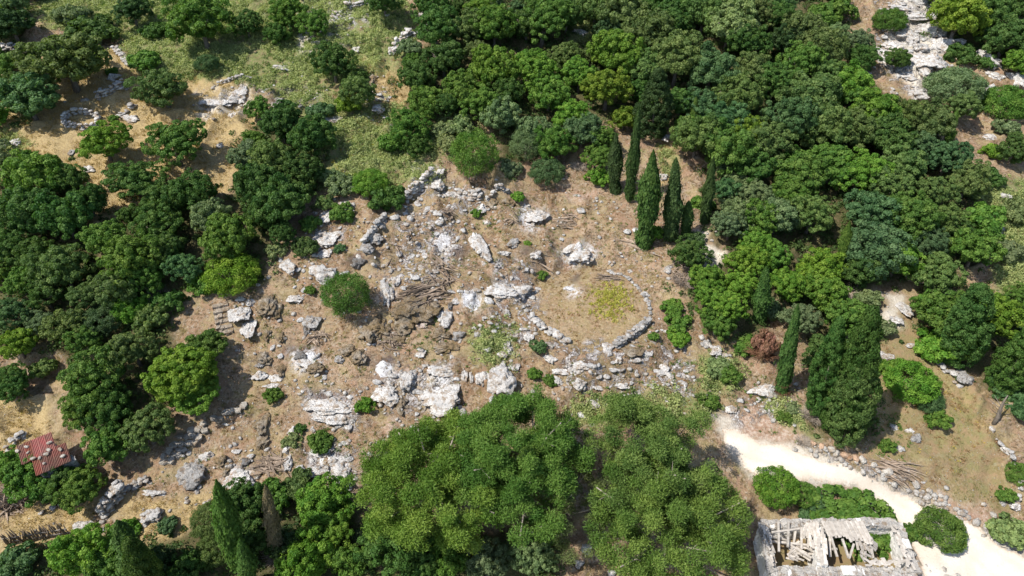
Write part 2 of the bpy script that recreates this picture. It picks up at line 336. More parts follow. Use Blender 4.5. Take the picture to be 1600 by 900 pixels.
M = dict(ground=m_ground(), rock=m_rock(), mossy=m_rock('mossy_rock', ((.30, .25, .18), (.44, .39, .32)), .3, .95), rubble=m_rock('rubble_limestone', ((.44, .41, .37), (.70, .66, .60)), .3),
         wallstone=m_rock('dry_wall_stone', ((.34, .33, .32), (.56, .54, .51)), .55), leaf=m_leaf(), ash=m_ash(), road=m_road(), rust=m_rust(),
         bark=m_plain('bark', (.11, .085, .065), (.24, .21, .18), 6), deadwood=m_plain('dead_wood', (.26, .22, .18), (.46, .42, .37), 5, tint=True), stick=m_plain('cut_sticks', (.15, .11, .08), (.33, .27, .21), 4, tint=True),
         timber=m_plain('weathered_timber', (.35, .31, .265), (.62, .575, .52), 4, tint=True), plaster=m_plain('ruin_masonry', (.56, .535, .49), (.86, .835, .79), 2.2, bumpd=.08),
         dark=m_plain('charred', (.02, .02, .022), (.07, .065, .065), 5))
# ------------------------------------------------------------------ the ground: one sheet, fine where it is seen, coarse out to the horizon
def axis(lo, hi, step, far, grow=1.25):
    a = list(np.arange(lo, hi + 1e-6, step)); s = step
    up = [a[-1]]; 
    while up[-1] < far[1]: s *= grow; up.append(up[-1] + s)
    s = step; dn = [a[0]]
    while dn[-1] > far[0]: s *= grow; dn.append(dn[-1] - s)
    return np.array(dn[::-1][:-1] + a + up[1:])
def blur(A, n=2):
    for _ in range(n):
        B = np.pad(A, ((1, 1), (1, 1), (0, 0)), mode='edge')
        A = (B[1:-1, 1:-1] * 2 + B[:-2, 1:-1] + B[2:, 1:-1] + B[1:-1, :-2] + B[1:-1, 2:]) / 6
    return A
def zone_mask(px, py, polys):
    m = np.zeros(px.shape, bool)
    for p in polys: m |= pip(px, py, p)
    return m
gx = axis(-84, 84, .26, (-1500, 1500)); gy = axis(27, 122, .26, (-300, 2200))
X, Y = np.meshgrid(gx, gy); Z = height(X, Y)
PX, PY, _ = project(X, Y, Z)
jx = PX + 26 * (vnoise(X / 1.7, Y / 1.7, 11) - .5) + 14 * (vnoise(X / .6, Y / .6, 12) - .5)
jy = PY + 22 * (vnoise(X / 1.7, Y / 1.7, 13) - .5) + 12 * (vnoise(X / .6, Y / .6, 14) - .5)
jx = np.nan_to_num(jx, nan=-9999); jy = np.nan_to_num(jy, nan=-9999)
def ell(lst):
    m = np.zeros(X.shape)
    for cx, cy, rx, ry in lst: m = np.maximum(m, 1 - sstep(.55, 1.2, np.hypot((jx - cx) / rx, (jy - cy) / ry)))
    return m
inside = (jx > -200) & (jx < 1800) & (jy > -200) & (jy < 1100)
z1 = np.stack([zone_mask(jx, jy, DRY), zone_mask(jx, jy, HERB), zone_mask(jx, jy, PALE), zone_mask(jx, jy, RED)], -1).astype(float)
z2 = np.stack([ell(ASHZ), ell(CHARZ), zone_mask(jx, jy, FOREST).astype(float), zone_mask(jx, jy, FIELD).astype(float)], -1)
out = ~inside; z2[..., 2][out] = (vnoise(X / 40, Y / 40, 21) > .45)[out]; z1[..., 1][out] = (vnoise(X / 30, Y / 30, 22) > .5)[out]
z1[..., 0] = np.maximum(z1[..., 0], .3 * (np.hypot(X - FLOOR[0], Y - FLOOR[1]) < FLOOR_R))
z3 = blur(zone_mask(jx, jy, SPECK + [P('480,20 520,20 500,80 470,70'), P('300,150 395,130 390,170 310,180'), P('490,330 530,330 530,410 490,410')]).astype(float)[..., None], 3)
z1 = blur(z1, 3); z2 = blur(z2, 3)
ny, nx = X.shape
idx = np.arange(nx * ny).reshape(ny, nx)
Fg = np.stack([idx[:-1, :-1], idx[:-1, 1:], idx[1:, 1:], idx[1:, :-1]], -1).reshape(-1, 4)
g = obj('ground', mesh('ground', np.stack([X, Y, Z], -1), Fg, M['ground'], True, dict(zone1=z1.reshape(-1, 4), zone2=z2.reshape(-1, 4), zone3=z3.reshape(-1))))
tag(g, 'brown rocky hillside with dry grass and limestone chips', None, None, 'structure')
# the white gravel track: its own raised sheet with a ragged edge
ROAD = P('1122,668 1150,668 1185,692 1230,692 1290,714 1345,737 1400,762 1450,792 1530,822 1640,900 1700,1000 1480,960 1445,900 1430,865 1404,812 1330,765 1255,752 1180,748 1146,716')
lo = (20, 18); rx = np.arange(15, 75, .22); ry = np.arange(20, 62, .22)
RX, RY = np.meshgrid(rx, ry); RZ = smooth_height(RX, RY) + .02 + .05 * vnoise(RX / 1.3, RY / 1.3, 31) + .03 * vnoise(RX / .4, RY / .4, 32)
qx, qy, _ = project(RX, RY, RZ)
qx = qx + 13 * (vnoise(RX / 1.2, RY / 1.2, 33) - .5) + 7 * (vnoise(RX / .4, RY / .4, 34) - .5); qy = qy + 9 * (vnoise(RX / 1.2, RY / 1.2, 35) - .5) + 5 * (vnoise(RX / .4, RY / .4, 36) - .5)
ins = pip(qx, qy, ROAD)
ridx = np.arange(ins.size).reshape(ins.shape)
ok = ins[:-1, :-1] & ins[:-1, 1:] & ins[1:, 1:] & ins[1:, :-1]
Fr = np.stack([ridx[:-1, :-1], ridx[:-1, 1:], ridx[1:, 1:], ridx[1:, :-1]], -1)[ok]
used = np.unique(Fr); remap = np.zeros(ins.size, int); remap[used] = np.arange(len(used))
edge = blur(ins[..., None].astype(float), 2)[..., 0]
RZ = RZ - .12 * (1 - edge)
rdist = seg_dist(RX, RY, ROADLINE) + .5 * (vnoise(RX / 3, RY / 3, 37) - .5); rut = np.exp(-((rdist - .95) / .28) ** 2) * (.4 + .6 * vnoise(RX / 2, RY / 2, 38)); RZ = RZ - .05 * rut
verge = 1 - sstep(.55, 1.0, blur(ins[..., None].astype(float), 7)[..., 0])
V = np.stack([RX, RY, RZ], -1).reshape(-1, 3)[used]
tag(obj('gravel_road', mesh('gravel_road', V, remap[Fr], M['road'], True, dict(rut=rut.reshape(-1)[used], verge=verge.reshape(-1)[used]))), 'bright white crushed limestone track cut through the slope', None, None, 'structure')

# ------------------------------------------------------------------ leaf-sized faces
def unit(v): return v / (np.linalg.norm(v, axis=-1, keepdims=True) + 1e-9)
def leaf_arrays(C, N, size, aspect, tint, along=None):
    n = len(C); N = unit(N)
    T = along if along is not None else rng.normal(size=(n, 3))
    T = unit(T - (T * N).sum(1, keepdims=True) * N); B = np.cross(N, T)
    s = np.asarray(size).reshape(-1, 1) * np.ones((n, 1)); asp = np.asarray(aspect).reshape(-1, 1) if np.ndim(aspect) else aspect
    fold = N * s * .18
    V = np.stack([C - T * s, C + B * s * asp + fold, C + T * s, C - B * s * asp + fold], 1).reshape(-1, 3)
    return V, np.arange(4 * n).reshape(n, 4), np.repeat(tint, 4)
def sphere_dirs(n, zmin=-1.0):
    i = np.arange(n) + .5; z = 1 - i / n * (1 - zmin); a = i * 2.39996 + rng.random() * 6; r = np.sqrt(np.maximum(0, 1 - z * z))
    return np.stack([r * np.cos(a), r * np.sin(a), z], 1)
def lump(d, k=1.6, seed=0):
    return vnoise(d[:, 0] * k + 7 + seed, d[:, 1] * k + 3 * d[:, 2] * k + 7, seed)
def crown(name, seed, nclump=90, per=120, cz=.95, vert=.82, clump=(.15, .25), leaf=.058, uneven=.42, zmin=-.7, rough=.55, aspect=.62, squash=.8, fringe=.06, lobes=0):
    """many leaf-sized faces in clumps spread over an uneven dome (unit horizontal radius)"""
    global rng
    rng = np.random.default_rng(seed)
    D = sphere_dirs(nclump, zmin); D = unit(D + rng.normal(size=D.shape) * .13)
    R = (1 - uneven / 2 + uneven * (lump(D, 1.5, seed) * .65 + rng.random(nclump) * .5 - .1)) * .84
    lobe = None
    if lobes:
        la = rng.random() * 6.28 + np.arange(lobes) * 6.283 / lobes + rng.normal(size=lobes) * .35; lr = rng.uniform(.24, .44, lobes); lc = np.stack([np.cos(la) * lr, np.sin(la) * lr, rng.uniform(-.22, .2, lobes)], 1); ls = rng.uniform(.52, .74, lobes); lobe = rng.integers(0, lobes, nclump)
    inner = rng.random(nclump) < .16; R[inner] *= .62
    cc = D * R[:, None] * np.array([1, 1, vert])
    if lobes: cc = (lc[lobe] + D * (R * ls[lobe] * 1.12)[:, None]) * np.array([1, 1, vert])
    cr = rng.uniform(*clump, nclump)
    bright = np.clip(.5 + .24 * rng.normal(size=nclump), 0, 1)
    k = np.repeat(np.arange(nclump), (per * (cr / cr.mean()) ** 2).astype(int))
    d = unit(rng.normal(size=(len(k), 3)) + .75 * D[k] + np.array([0, 0, .35]))
    rad = cr[k] * (1 - .35 * rng.random(len(k)) ** 2 + fringe * rng.normal(size=len(k)))
    C = cc[k] + d * rad[:, None] * np.array([1, 1, squash]); C[:, 2] += cz
    N = d + rng.normal(size=d.shape) * rough
    tint = np.clip(bright[k] + .13 * rng.normal(size=len(k)), 0, 1)
    V, F, t = leaf_arrays(C, N, leaf * rng.uniform(.7, 1.3, len(k)), aspect, tint)
    return mesh(name, V, F, M['leaf'], False, dict(tint=t))
def trunk_mesh(name, seed, cz, spread=.62, r=.07, limbs=6, lean=.1, base=-.15):
    random.seed(seed); m = MB(); tx, ty = random.uniform(-lean, lean), random.uniform(-lean, lean)
    m.tube([(0, 0, base), (tx * .3, ty * .3, cz * .25), (tx * .8, ty * .6, cz * .55), (tx, ty, cz)], [r * 1.5, r, r * .8, r * .4], 7)
    for i in range(limbs):
        a = 6.283 * i / limbs + random.uniform(-.4, .4); z0 = cz * random.uniform(.35, .7); L = spread * random.uniform(.7, 1.1)
        m.tube([(tx * .6, ty * .6, z0), (math.cos(a) * L * .5, math.sin(a) * L * .5, z0 + L * .28), (math.cos(a) * L, math.sin(a) * L, z0 + L * .7)], [r * .55, r * .36, r * .14], 5)
    return m.mesh(name, M['bark'], True)
def cypress(name, seed, n=10000, rmax=.11, leaf=.016, wide=False):
    global rng
    rng = np.random.default_rng(seed)
    z = rng.random(n) ** .9; prof = np.where(z < .34, .74 + .26 * (z / .34) ** .6, np.clip(1 - ((z - .34) / .66) ** (2.1 if not wide else 2.0), 0, 1) ** (.85 if not wide else .8))
    prof = np.clip(prof, 0.03, 1) * rmax * (.74 + .52 * vnoise(z * 5.5 + seed, z * 0 + .5, seed))
    a = rng.random(n) * 6.283
    ca, sa = np.cos(a), np.sin(a); q = 1.6 if not wide else 2.6; lum = vnoise(ca * q + 9 + z * 3, sa * q + 9 + z * (11 if not wide else 6), seed); lum2 = vnoise(ca * 4 + 20 - z * 9, sa * 4 + 20 + z * 26, seed + 3)
    r = prof * ((.66 + .36 * lum + .22 * lum2) if not wide else (.45 + .62 * lum + .34 * lum2)) * (1 - .22 * rng.random(n) ** 2 + .5 * (rng.random(n) < .08) * rng.random(n))
    C = np.stack([r * np.cos(a), r * np.sin(a), .02 + z * .985], 1)
    rad = np.stack([np.cos(a), np.sin(a), np.zeros(n)], 1)
    N = rad + np.array([0, 0, .35]) + rng.normal(size=(n, 3)) * .38; up = np.array([0, 0, 1.0]) + .5 * rad + rng.normal(size=(n, 3)) * .22
    s = leaf * rng.uniform(.7, 1.5, n) * (.6 + .4 * prof / rmax)
    V, F, t = leaf_arrays(C, N, s, .42, np.clip(.1 + .35 * lum + .35 * lum2 + .16 * rng.normal(size=n), 0, 1), up)
    return mesh(name, V, F, M['leaf'], False, dict(tint=t))
def pine_crown(name, seed, npad=95, per=430, cz=1.15, vert=.55, hole=.30):
    global rng
    rng = np.random.default_rng(seed)
    D = sphere_dirs(npad, -.15); D = unit(D + rng.normal(size=D.shape) * .16)
    R = .66 + .42 * lump(D, 1.7, seed) * 1.1 + .1 * rng.normal(size=npad); R *= .95
    thin = vnoise(D[:, 0] * 2.6 + seed, D[:, 1] * 2.6 + 5, seed + 2) < hole; R[thin] *= .4
    low = rng.random(npad) < .2; R[low] *= .75
    cc = D * R[:, None] * np.array([1, 1, vert]); cc[:, 2] += .10 * rng.normal(size=npad) - .16 * low; cr = rng.uniform(.055, .165, npad)
    k = np.repeat(np.arange(npad), (per * (cr / cr.mean()) ** 2).astype(int)); n = len(k)
    d = unit(rng.normal(size=(n, 3)) + .4 * D[k] + np.array([0, 0, .5]))
    tuft = rng.normal(size=(n, 3)) * .023
    C = cc[k] + d * (cr[k] * (1 - .45 * rng.random(n) ** 2))[:, None] * np.array([1, 1, .48]) + tuft; C[:, 2] += cz
    al = unit(d + np.array([0, 0, .55]) + .55 * rng.normal(size=(n, 3)))
    N = np.cross(al, rng.normal(size=(n, 3)))
    N = N * np.sign((N * (d + np.array([-.3, -.1, .6]))).sum(1, keepdims=True)) + .5 * d
    br = np.clip(.52 + .26 * rng.normal(size=npad), 0, 1)
    V, F, t = leaf_arrays(C, N, .0165 * rng.uniform(.7, 1.5, n), .28, np.clip(br[k] + .15 * rng.normal(size=n), 0, 1), al)
    return mesh(name, V, F, M['leaf'], False, dict(tint=t)), cc + np.array([0, 0, cz])
def pine_wood(seed, tips, cz=1.15):
    """trunk and separate pale limbs of a pine: returns (trunk mesh, [branch meshes])"""
    random.seed(seed); m = MB(); lx, ly = random.uniform(-.12, .12), random.uniform(-.12, .12)
    ax = [(0, 0, -.15), (lx * .4, ly * .4, cz * .3), (lx, ly, cz * .62), (lx * 1.3, ly * 1.2, cz * 1.05)]
    m.tube(ax, [.055, .042, .032, .012], 8); tr = m.mesh('trunk', M['bark'], True); br = []
    for p in random.sample(list(tips), 22):
        b = MB(); z0 = cz * random.uniform(.55, .85); q = Vector(p) * 1.06; a = Vector((lx * .9, ly * .9, z0))
        mid = (a + q) / 2 + Vector((random.uniform(-.06, .06), random.uniform(-.06, .06), -.02))
        b.tube([a, mid, q], [.020, .014, .008], 5)
        for _ in range(3):
            w = mid.lerp(q, random.uniform(.1, .8)); b.tube([w, w + Vector((random.uniform(-.16, .16), random.uniform(-.16, .16), random.uniform(-.02, .12)))], [.006, .002], 4)
        br.append(b.mesh('branch', M['deadwood'], True))
    return tr, br
def twig_ball(name, seed, n=260, R=1.0, flat=.5, w=.012, mat='deadwood'):
    """a tangle of bare twigs"""
    random.seed(seed); m = MB()
    for _ in range(n):
        a = random.uniform(0, 6.283); r = R * random.random() ** .6 * .5; z = flat * random.random() * .25
        p = Vector((math.cos(a) * r, math.sin(a) * r, z)); d = Vector((math.cos(a) + random.gauss(0, .5), math.sin(a) + random.gauss(0, .5), random.uniform(.1, 1.1) * flat)).normalized()
        q = p + d * R * random.uniform(.3, .65); mid = (p + q) / 2 + Vector((random.gauss(0, .05), random.gauss(0, .05), random.gauss(0, .04)))
        m.tube([p, mid, q], [w, w * .8, w * .35], 3)
    return m.mesh(name, M[mat])
def evergreen(name, seed, nclump=420, per=62):
    """broad dark evergreen: an uneven tall dome of flattened sprays (unit height, radius about .28)"""
    global rng
    rng = np.random.default_rng(seed); z = rng.random(nclump) ** 1.15; a = rng.random(nclump) * 6.283
    prof = .28 * np.clip(1 - np.clip((z - .2) / .8, 0, 1) ** 1.7, .02, 1) ** .75 * np.where(z < .2, .8 + z, 1)
    lum = vnoise(np.cos(a) * 1.4 + 9 + z, np.sin(a) * 1.4 + 9 + z * 3, seed); r = prof * (.55 + .55 * lum) * np.where(rng.random(nclump) < .2, .65, 1)
    cc = np.stack([r * np.cos(a), r * np.sin(a), .04 + z * .93], 1); cr = rng.uniform(.026, .052, nclump)
    D = np.stack([np.cos(a), np.sin(a), np.full(nclump, .5)], 1); k = np.repeat(np.arange(nclump), (per * (cr / cr.mean()) ** 2).astype(int)); n = len(k)
    d = unit(rng.normal(size=(n, 3)) + .7 * D[k]); C = cc[k] + d * (cr[k] * (1 - .4 * rng.random(n) ** 2))[:, None] * np.array([1.25, 1.25, .7])
    br = np.clip(.45 + .22 * rng.normal(size=nclump), 0, 1)
    V, F, t = leaf_arrays(C, d + rng.normal(size=d.shape) * .5, .0115 * rng.uniform(.7, 1.4, n), .5, np.clip(br[k] + .14 * rng.normal(size=n), 0, 1))
    return mesh(name, V, F, M['leaf'], False, dict(tint=t))
OAK = [crown('crown', 100 + i, nclump=230 + 15 * (i % 3), per=82, clump=((.08, .175), (.06, .14), (.09, .2), (.07, .16))[i % 4], leaf=(.038, .032, .042, .034)[i % 4], vert=.84 + .05 * (i % 3), uneven=.50, lobes=(4, 5, 6, 3, 5, 4, 6, 5)[i]) for i in range(8)]
OAKT = [trunk_mesh('trunk', 130 + i, .95) for i in range(3)]
MID = [crown('crown', 200 + i, nclump=120, per=68, clump=(.11, .21), leaf=.052, vert=.86, uneven=.5, lobes=3 + i % 3) for i in range(5)]
BUSH = [crown('crown', 300 + i, nclump=80, per=66, cz=.45, vert=.66, clump=(.14, .27), leaf=.08, uneven=.6, zmin=-.6, lobes=3 + i % 3) for i in range(5)]
BUSHT = [trunk_mesh('stem', 330 + i, .5, .5, .05, 5, .15) for i in range(2)]
FINE = [crown('crown', 400 + i, nclump=150, per=90, cz=.42, vert=.58, clump=(.11, .2), leaf=.042, uneven=.34, zmin=-.5, rough=.75, aspect=.34, fringe=.14) for i in range(3)]
HEDGE = [crown('crown', 450 + i, nclump=190, per=100, cz=.42, vert=.5, clump=(.10, .18), leaf=.046, uneven=.4, zmin=-.5, lobes=6) for i in range(2)]
AIRY = [crown('crown', 500 + i, nclump=130, per=85, cz=.95, vert=.8, clump=(.14, .26), leaf=.045, uneven=.35, rough=.9, aspect=.28, fringe=.2) for i in range(2)]
CYP = [cypress('crown', 600 + i) for i in range(6)]
JUN = [evergreen('crown', 640 + i) for i in range(3)]
CYPT = trunk_mesh('trunk', 650, .5, .03, .018, 3, .0, -.03)
DEADB = [twig_ball('twigs', 700 + i) for i in range(3)]
# ------------------------------------------------------------------ words for places, so that each label points at one thing
LANDMARKS = [('the round threshing floor', 924, 482, 95), ('the ruined house', 1310, 855, 110), ('the white gravel track', 1330, 745, 60), ('the red tin roof', 60, 700, 40),
 ('the round stone ring', 127, 186, 32), ('the rock-cut steps', 347, 495, 18), ('the pale crags', 1440, 75, 50), ('the row of tall cypresses', 1020, 290, 50), ('the cypress browned at its foot', 1235, 540, 18),
 ('the two big pines', 750, 715, 120), ('the flagstone path', 292, 690, 35), ('the rubble wall at the top', 530, 25, 40), ('the largest brush pile', 675, 450, 35), ('the tree standing alone in the clearing', 540, 465, 38),
 ('the ash heap in the clearing', 735, 468, 18), ('the straggling pine', 1050, 770, 120), ('the white slab with the hole', 380, 505, 30), ('the chain of white slabs', 510, 370, 28), ('the yellow-flowered field', 1480, 700, 60),
 ('the huge white boulder', 785, 597, 22), ('the dead cypress', 432, 805, 25), ('the stick fence', 85, 850, 25), ('the ash-covered ledge', 510, 640, 36), ('the russet dead bush', 1190, 553, 26), ('the blue-green dome bush', 1425, 597, 38),
 ('the boulder pile wall', 650, 55, 35), ('the low field wall', 1572, 710, 35), ('the leaning bare trunk', 1565, 645, 15), ('the pale footpath', 1112, 385, 25), ('the leaning cypress in the wood', 1317, 380, 18), ('the herb-covered terrace', 380, 85, 60),
 ('the thin-stemmed tree', 742, 255, 40), ('the white rock in the wood', 912, 52, 16), ('the big conical evergreens', 1315, 575, 60), ('the pink rock face', 1550, 352, 22), ('the collapsed terrace wall', 655, 298, 30), ('the small leaning cypress', 1484, 202, 14),
 ('the wide dark oak', 430, 250, 60), ('the bright tree by the steps', 287, 575, 60), ('the old shaded wall', 170, 785, 30), ('the white slope of ash', 905, 395, 34), ('the top edge', 700, 0, 0), ('the bottom edge', 700, 899, 0)]
USED = {}
def rels(px, py):
    out = []
    for n, lx, ly, lr in LANDMARKS[:-2]:
        dx, dy = px - lx, py - ly; d = math.hypot(dx, dy) - lr
        if d < 2: continue
        h = 'left of' if dx < 0 else 'right of'; v = 'above' if dy < 0 else 'below'
        if abs(dx) > 2.2 * abs(dy): r = h
        elif abs(dy) > 2.2 * abs(dx): r = v
        else: r = v + ' and ' + h
        q = 'just ' if d < 28 else ('' if d < 75 else ('some way ' if d < 150 else 'far '))
        out.append((d, q + r + ' ' + n))
    out.sort(); return [b for a, b in out]
def label(what, px, py):
    px, py = min(max(px, 0), 1600), min(max(py, 0), 900); R = rels(px, py)
    cands = [f'{what} {r}' for r in R[:3]] + [f'{what} {a}, {b}' for a, b in ((R[0], R[1]), (R[0], R[2]), (R[1], R[2]), (R[0], R[3]))] + [f'{what} {r}' for r in R[3:7]]
    cands = [c for c in cands if len(c.replace('-', ' ').split()) <= 16] or [f'{what} {R[0]}']
    for c in cands:
        if c not in USED: USED[c] = 1; return c
    c = cands[0] + random.choice([' again']); USED[c] = 1; return c
COLR = dict(D=('dark green', (.060, .126, .026)), G=('mid green', (.086, .172, .028)), Y=('yellow-green', (.125, .215, .022)), O=('dull olive', (.098, .155, .042)), B=('blue-green', (.070, .138, .050)), K=('very dark green', (.044, .086, .024)),
            P=('pale green', (.160, .215, .085)), L=('bright leaf-green', (.104, .212, .026)), R=('russet brown', (.27, .155, .10)), S=('grey', (.36, .33, .30)), N=('silvery green', (.125, .185, .078)))
def jitter(c, a=.12):
    f = 1 + random.uniform(-a, a); return tuple(max(0.004, v * f * (1 + random.uniform(-a * .6, a * .6))) for v in c)
TREES = []          # (x, y, R) of all placed crowns
KIND = dict(o=('tree', 'broadleaf tree', 'tree', .95), m=('tree', 'broadleaf tree', 'tree', .95), s=('shrub', 'bushy shrub', 'shrub', .45), f=('shrub', 'fine-leaved dome shrub', 'shrub', .42), h=('shrub', 'dense spreading shrub', 'shrub', .42), a=('tree', 'airy-crowned tree', 'tree', .95))
def plant(px, py, w, col, kind, extra='', lab=None, squash=1.0):
    """a tree or shrub whose crown sits round the photo point (px, py) with crown width w"""
    name, noun, cat, cz = KIND[kind]
    p = at(px, py, 0, smooth_height); R = .5 * w / FOCAL * depth(p)
    for _ in range(3):
        p = at(px, py, cz * R * .95, smooth_height); R = .5 * w / FOCAL * depth(p)
    x, y = p.x, p.y
    if kind == 'o' and R < 1.7: kind = 'm'
    rz = random.uniform(0, 6.283)
    fill = {'o': OAK, 'm': MID, 's': BUSH, 'f': FINE, 'h': HEDGE, 'a': AIRY}[kind]
    size = 'large ' if R > (3.0 if cz > .9 else 1.9) else ('small ' if R < (1.9 if cz > .9 else .95) else '')
    cn, cc = COLR[col]
    lb = lab or label(f'{size}{cn} {extra}{noun}', px, py)
    if lab: USED[lab] = 1
    e = empty(name, (x, y, gz(x, y) - .05), rz, (R * .97, R * .97, R * random.uniform(.92, 1.08) * squash))
    tag(e, lb, cat, {'tree': 'trees on the hillside', 'shrub': 'shrubs on the hillside'}[cat])
    obj('crown', random.choice(fill), e, color=jitter(cc))
    if cz > .9: obj('trunk', random.choice(OAKT), e)
    else: obj('stem', random.choice(BUSHT), e)
    TREES.append((x, y, R)); return e
random.seed(21); rng = np.random.default_rng(21)
# ------------------------------------------------------------------ trees and shrubs: photo x, y, crown width, colour, kind
LIST = '''
15 30 66 K o;95 76 128 O o;38 142 88 B o;148 40 68 D s;112 18 52 N s;205 8 60 K o;312 28 108 G o;240 42 40 D s;252 128 80 O o;267 212 94 G o;163 222 74 Y o;208 268 80 D o;228 92 46 G s;325 106 40 B f;
60 282 88 G o;112 288 56 D o;292 300 50 G o;384 240 60 N o;175 107 18 G s;175 178 16 G s;15 242 30 G s;70 250 32 D s;385 38 52 D o;20 92 30 P s;
450 20 66 G o;488 42 56 G o;430 48 48 D o;520 96 72 D o;558 124 42 D s;560 150 62 O o;545 172 40 Y s;503 176 46 B s;402 168 46 G o;440 192 74 D o;480 205 52 O o;425 250 76 O o;468 262 78 D o;405 292 70 D o;440 318 86 D o;470 300 42 D o;410 335 60 D o;444 366 48 D o;
640 196 74 G o;655 225 50 D o;612 222 44 G s;580 292 60 L f;535 290 54 N s;515 275 40 N s;742 244 78 G a;690 205 40 P s;718 196 46 P s;782 185 62 N o;705 235 40 P s;
648 118 66 D o;692 88 70 D o;668 160 58 G o;718 142 74 G o;770 104 86 L o;750 162 72 G o;682 52 76 D o;730 40 70 O o;772 40 78 G o;822 34 70 D o;640 80 40 N s;700 168 50 D o;790 145 60 D o;670 8 70 D o;600 8 60 D o;
848 34 90 G o;885 28 60 D o;930 12 70 O o;968 20 82 O o;955 45 60 B o;1012 48 92 O o;1050 30 74 D o;1100 18 80 O o;1142 36 100 P o;1185 24 76 O o;834 112 84 L o;880 86 64 O o;962 84 90 L o;1005 105 70 O o;1058 98 88 O o;1110 112 82 B o;1168 64 82 D o;1180 108 70 O o;
858 142 74 G o;905 118 60 L o;948 136 86 Y o;975 182 48 Y m;1000 140 50 D o;1062 165 58 D o;1096 166 70 B o;1150 150 84 O o;1135 190 66 B o;835 205 62 N o;870 225 70 G o;910 205 66 B o;942 216 58 G o;930 245 54 G o;822 228 52 N a;855 272 58 B f;936 278 38 L s;796 262 40 N s;890 180 60 L o;
1020 366 34 L s;1088 222 76 O o;1135 232 82 G o;1172 206 64 Y o;1175 250 74 D o;1152 292 54 P s;1140 262 48 N s;1085 200 60 G o;1110 180 50 D o;
1218 28 70 D o;1252 50 80 O o;1300 16 64 G s;1285 74 86 O o;1246 98 76 G o;1228 68 56 K o;1340 66 54 N o;1350 92 46 D o;1388 38 54 G f;1404 88 44 D o;1500 26 92 Y o;1575 55 84 D o;1550 20 70 D o;1505 84 48 D s;1490 140 88 N f;1502 170 60 O o;1572 164 76 G f;1540 105 26 D s;
1265 148 90 O o;1236 188 86 B o;1330 132 70 L o;1300 120 64 O o;1368 178 80 L o;1330 200 84 O o;1418 186 66 O o;1455 195 70 O o;1290 200 84 O o;1210 130 70 D o;1200 220 80 O o;1390 220 80 D o;1440 230 66 B o;1302 252 84 G o;1248 272 86 G o;1344 268 88 L o;1410 262 74 O o;1480 248 72 B o;1552 236 34 Y s;1590 232 58 D o;1512 285 72 O o;1548 275 42 D s;1390 300 80 O o;1460 300 76 O o;1575 200 40 N s;1345 160 60 G o;
50 322 104 D o;105 345 80 D o;20 380 76 D o;98 418 92 O o;50 395 70 D o;165 372 70 G o;246 350 84 D o;200 412 92 G o;180 450 78 O o;225 440 66 G o;250 308 76 D o;300 306 78 D o;355 372 86 G o;330 340 60 N o;362 428 92 Y f;290 418 62 B o;320 440 50 G s;30 440 56 G o;22 492 62 B o;62 505 54 N o;105 510 66 O o;160 502 70 B f;205 482 62 L f;208 545 82 O o;28 540 62 Y o;25 590 60 D o;68 575 40 O s;284 566 112 Y o;302 606 78 L o;318 535 58 G o;262 592 60 Y o;150 600 96 G o;130 632 80 G o;165 650 90 D o;138 465 60 O o;70 460 60 D o;10 330 60 D o;140 320 60 D o;260 390 60 D o;265 470 50 D s;235 500 54 O s;
540 462 76 G a;486 350 34 G s;475 388 40 O s;432 388 34 P s;534 336 40 G s;510 318 30 O s;602 308 60 D s;530 386 20 B s;485 454 18 G s;425 617 30 G s;570 636 30 L s;470 668 20 D s;500 690 40 G s;455 690 30 P s;848 430 18 G s;824 384 13 L s;843 545 28 B s;835 584 24 G s;860 592 24 G s;1022 527 18 G s;745 330 18 L s;810 310 22 L s;
1078 398 62 D o;1085 372 34 B s;1103 432 58 L o;1165 412 66 Y o;1158 445 60 L o;1140 356 62 N o;1155 332 66 P o;1110 470 66 L o;1140 492 64 L o;1120 505 60 G o;1050 480 34 G s;1062 502 40 G s;1062 528 38 L s;1185 380 66 L o;1190 350 66 G o;1168 540 44 G s;1125 575 40 P s;1140 590 34 G s;1100 320 40 G s;1205 400 60 G o;
1215 338 78 N o;1268 338 78 O o;1236 300 70 G o;1362 330 88 B o;1372 385 100 B o;1420 345 80 G o;1405 400 80 L o;1345 420 66 D o;1290 418 80 Y o;1285 455 70 L o;1225 452 56 L o;1250 500 60 N o;1210 480 50 N s;1520 398 72 G o;1500 362 62 D o;1452 380 62 B o;1480 345 70 O o;1478 500 92 G o;1468 540 72 L s;1510 540 60 G o;1450 480 56 G o;1560 490 84 Y o;1530 505 50 D o;1592 460 50 G o;1575 600 60 B s;1380 512 40 N s;1425 595 84 L f;1386 574 34 L s;1465 655 38 G s;1386 696 26 G s;1576 396 44 N s;1535 345 60 G s;1585 330 50 P s;1590 640 40 B s;1450 625 50 B f;1355 470 44 P s;
44 738 92 G o;14 732 56 G o;97 750 76 D o;126 762 76 G o;170 700 76 G o;20 612 56 D o;262 820 32 B s;192 830 46 L s;130 865 86 L o;170 880 70 G o;25 880 70 B s;240 880 60 K m;375 782 76 D o;330 812 66 O f;335 860 60 O f;395 840 70 D o;425 775 60 G s;466 756 50 O s;505 782 84 L o;512 822 80 L o;480 870 90 L o;545 880 60 G o;612 846 106 D o;560 838 26 N s;602 722 44 N s;622 700 44 L s;450 850 60 K m;290 890 60 D o;
700 865 80 G o;760 880 80 N o;830 868 80 N o;655 880 70 D o;850 830 60 G o;
1213 760 74 L f;1255 772 46 G f;1278 785 40 B s;1470 828 78 G f;1386 842 30 G s;1424 832 36 G s;1262 805 30 B s;1592 742 44 G f;1225 650 26 G s;1110 625 34 G s;1240 640 24 N s;1575 770 30 G s;1580 830 60 P s
'''
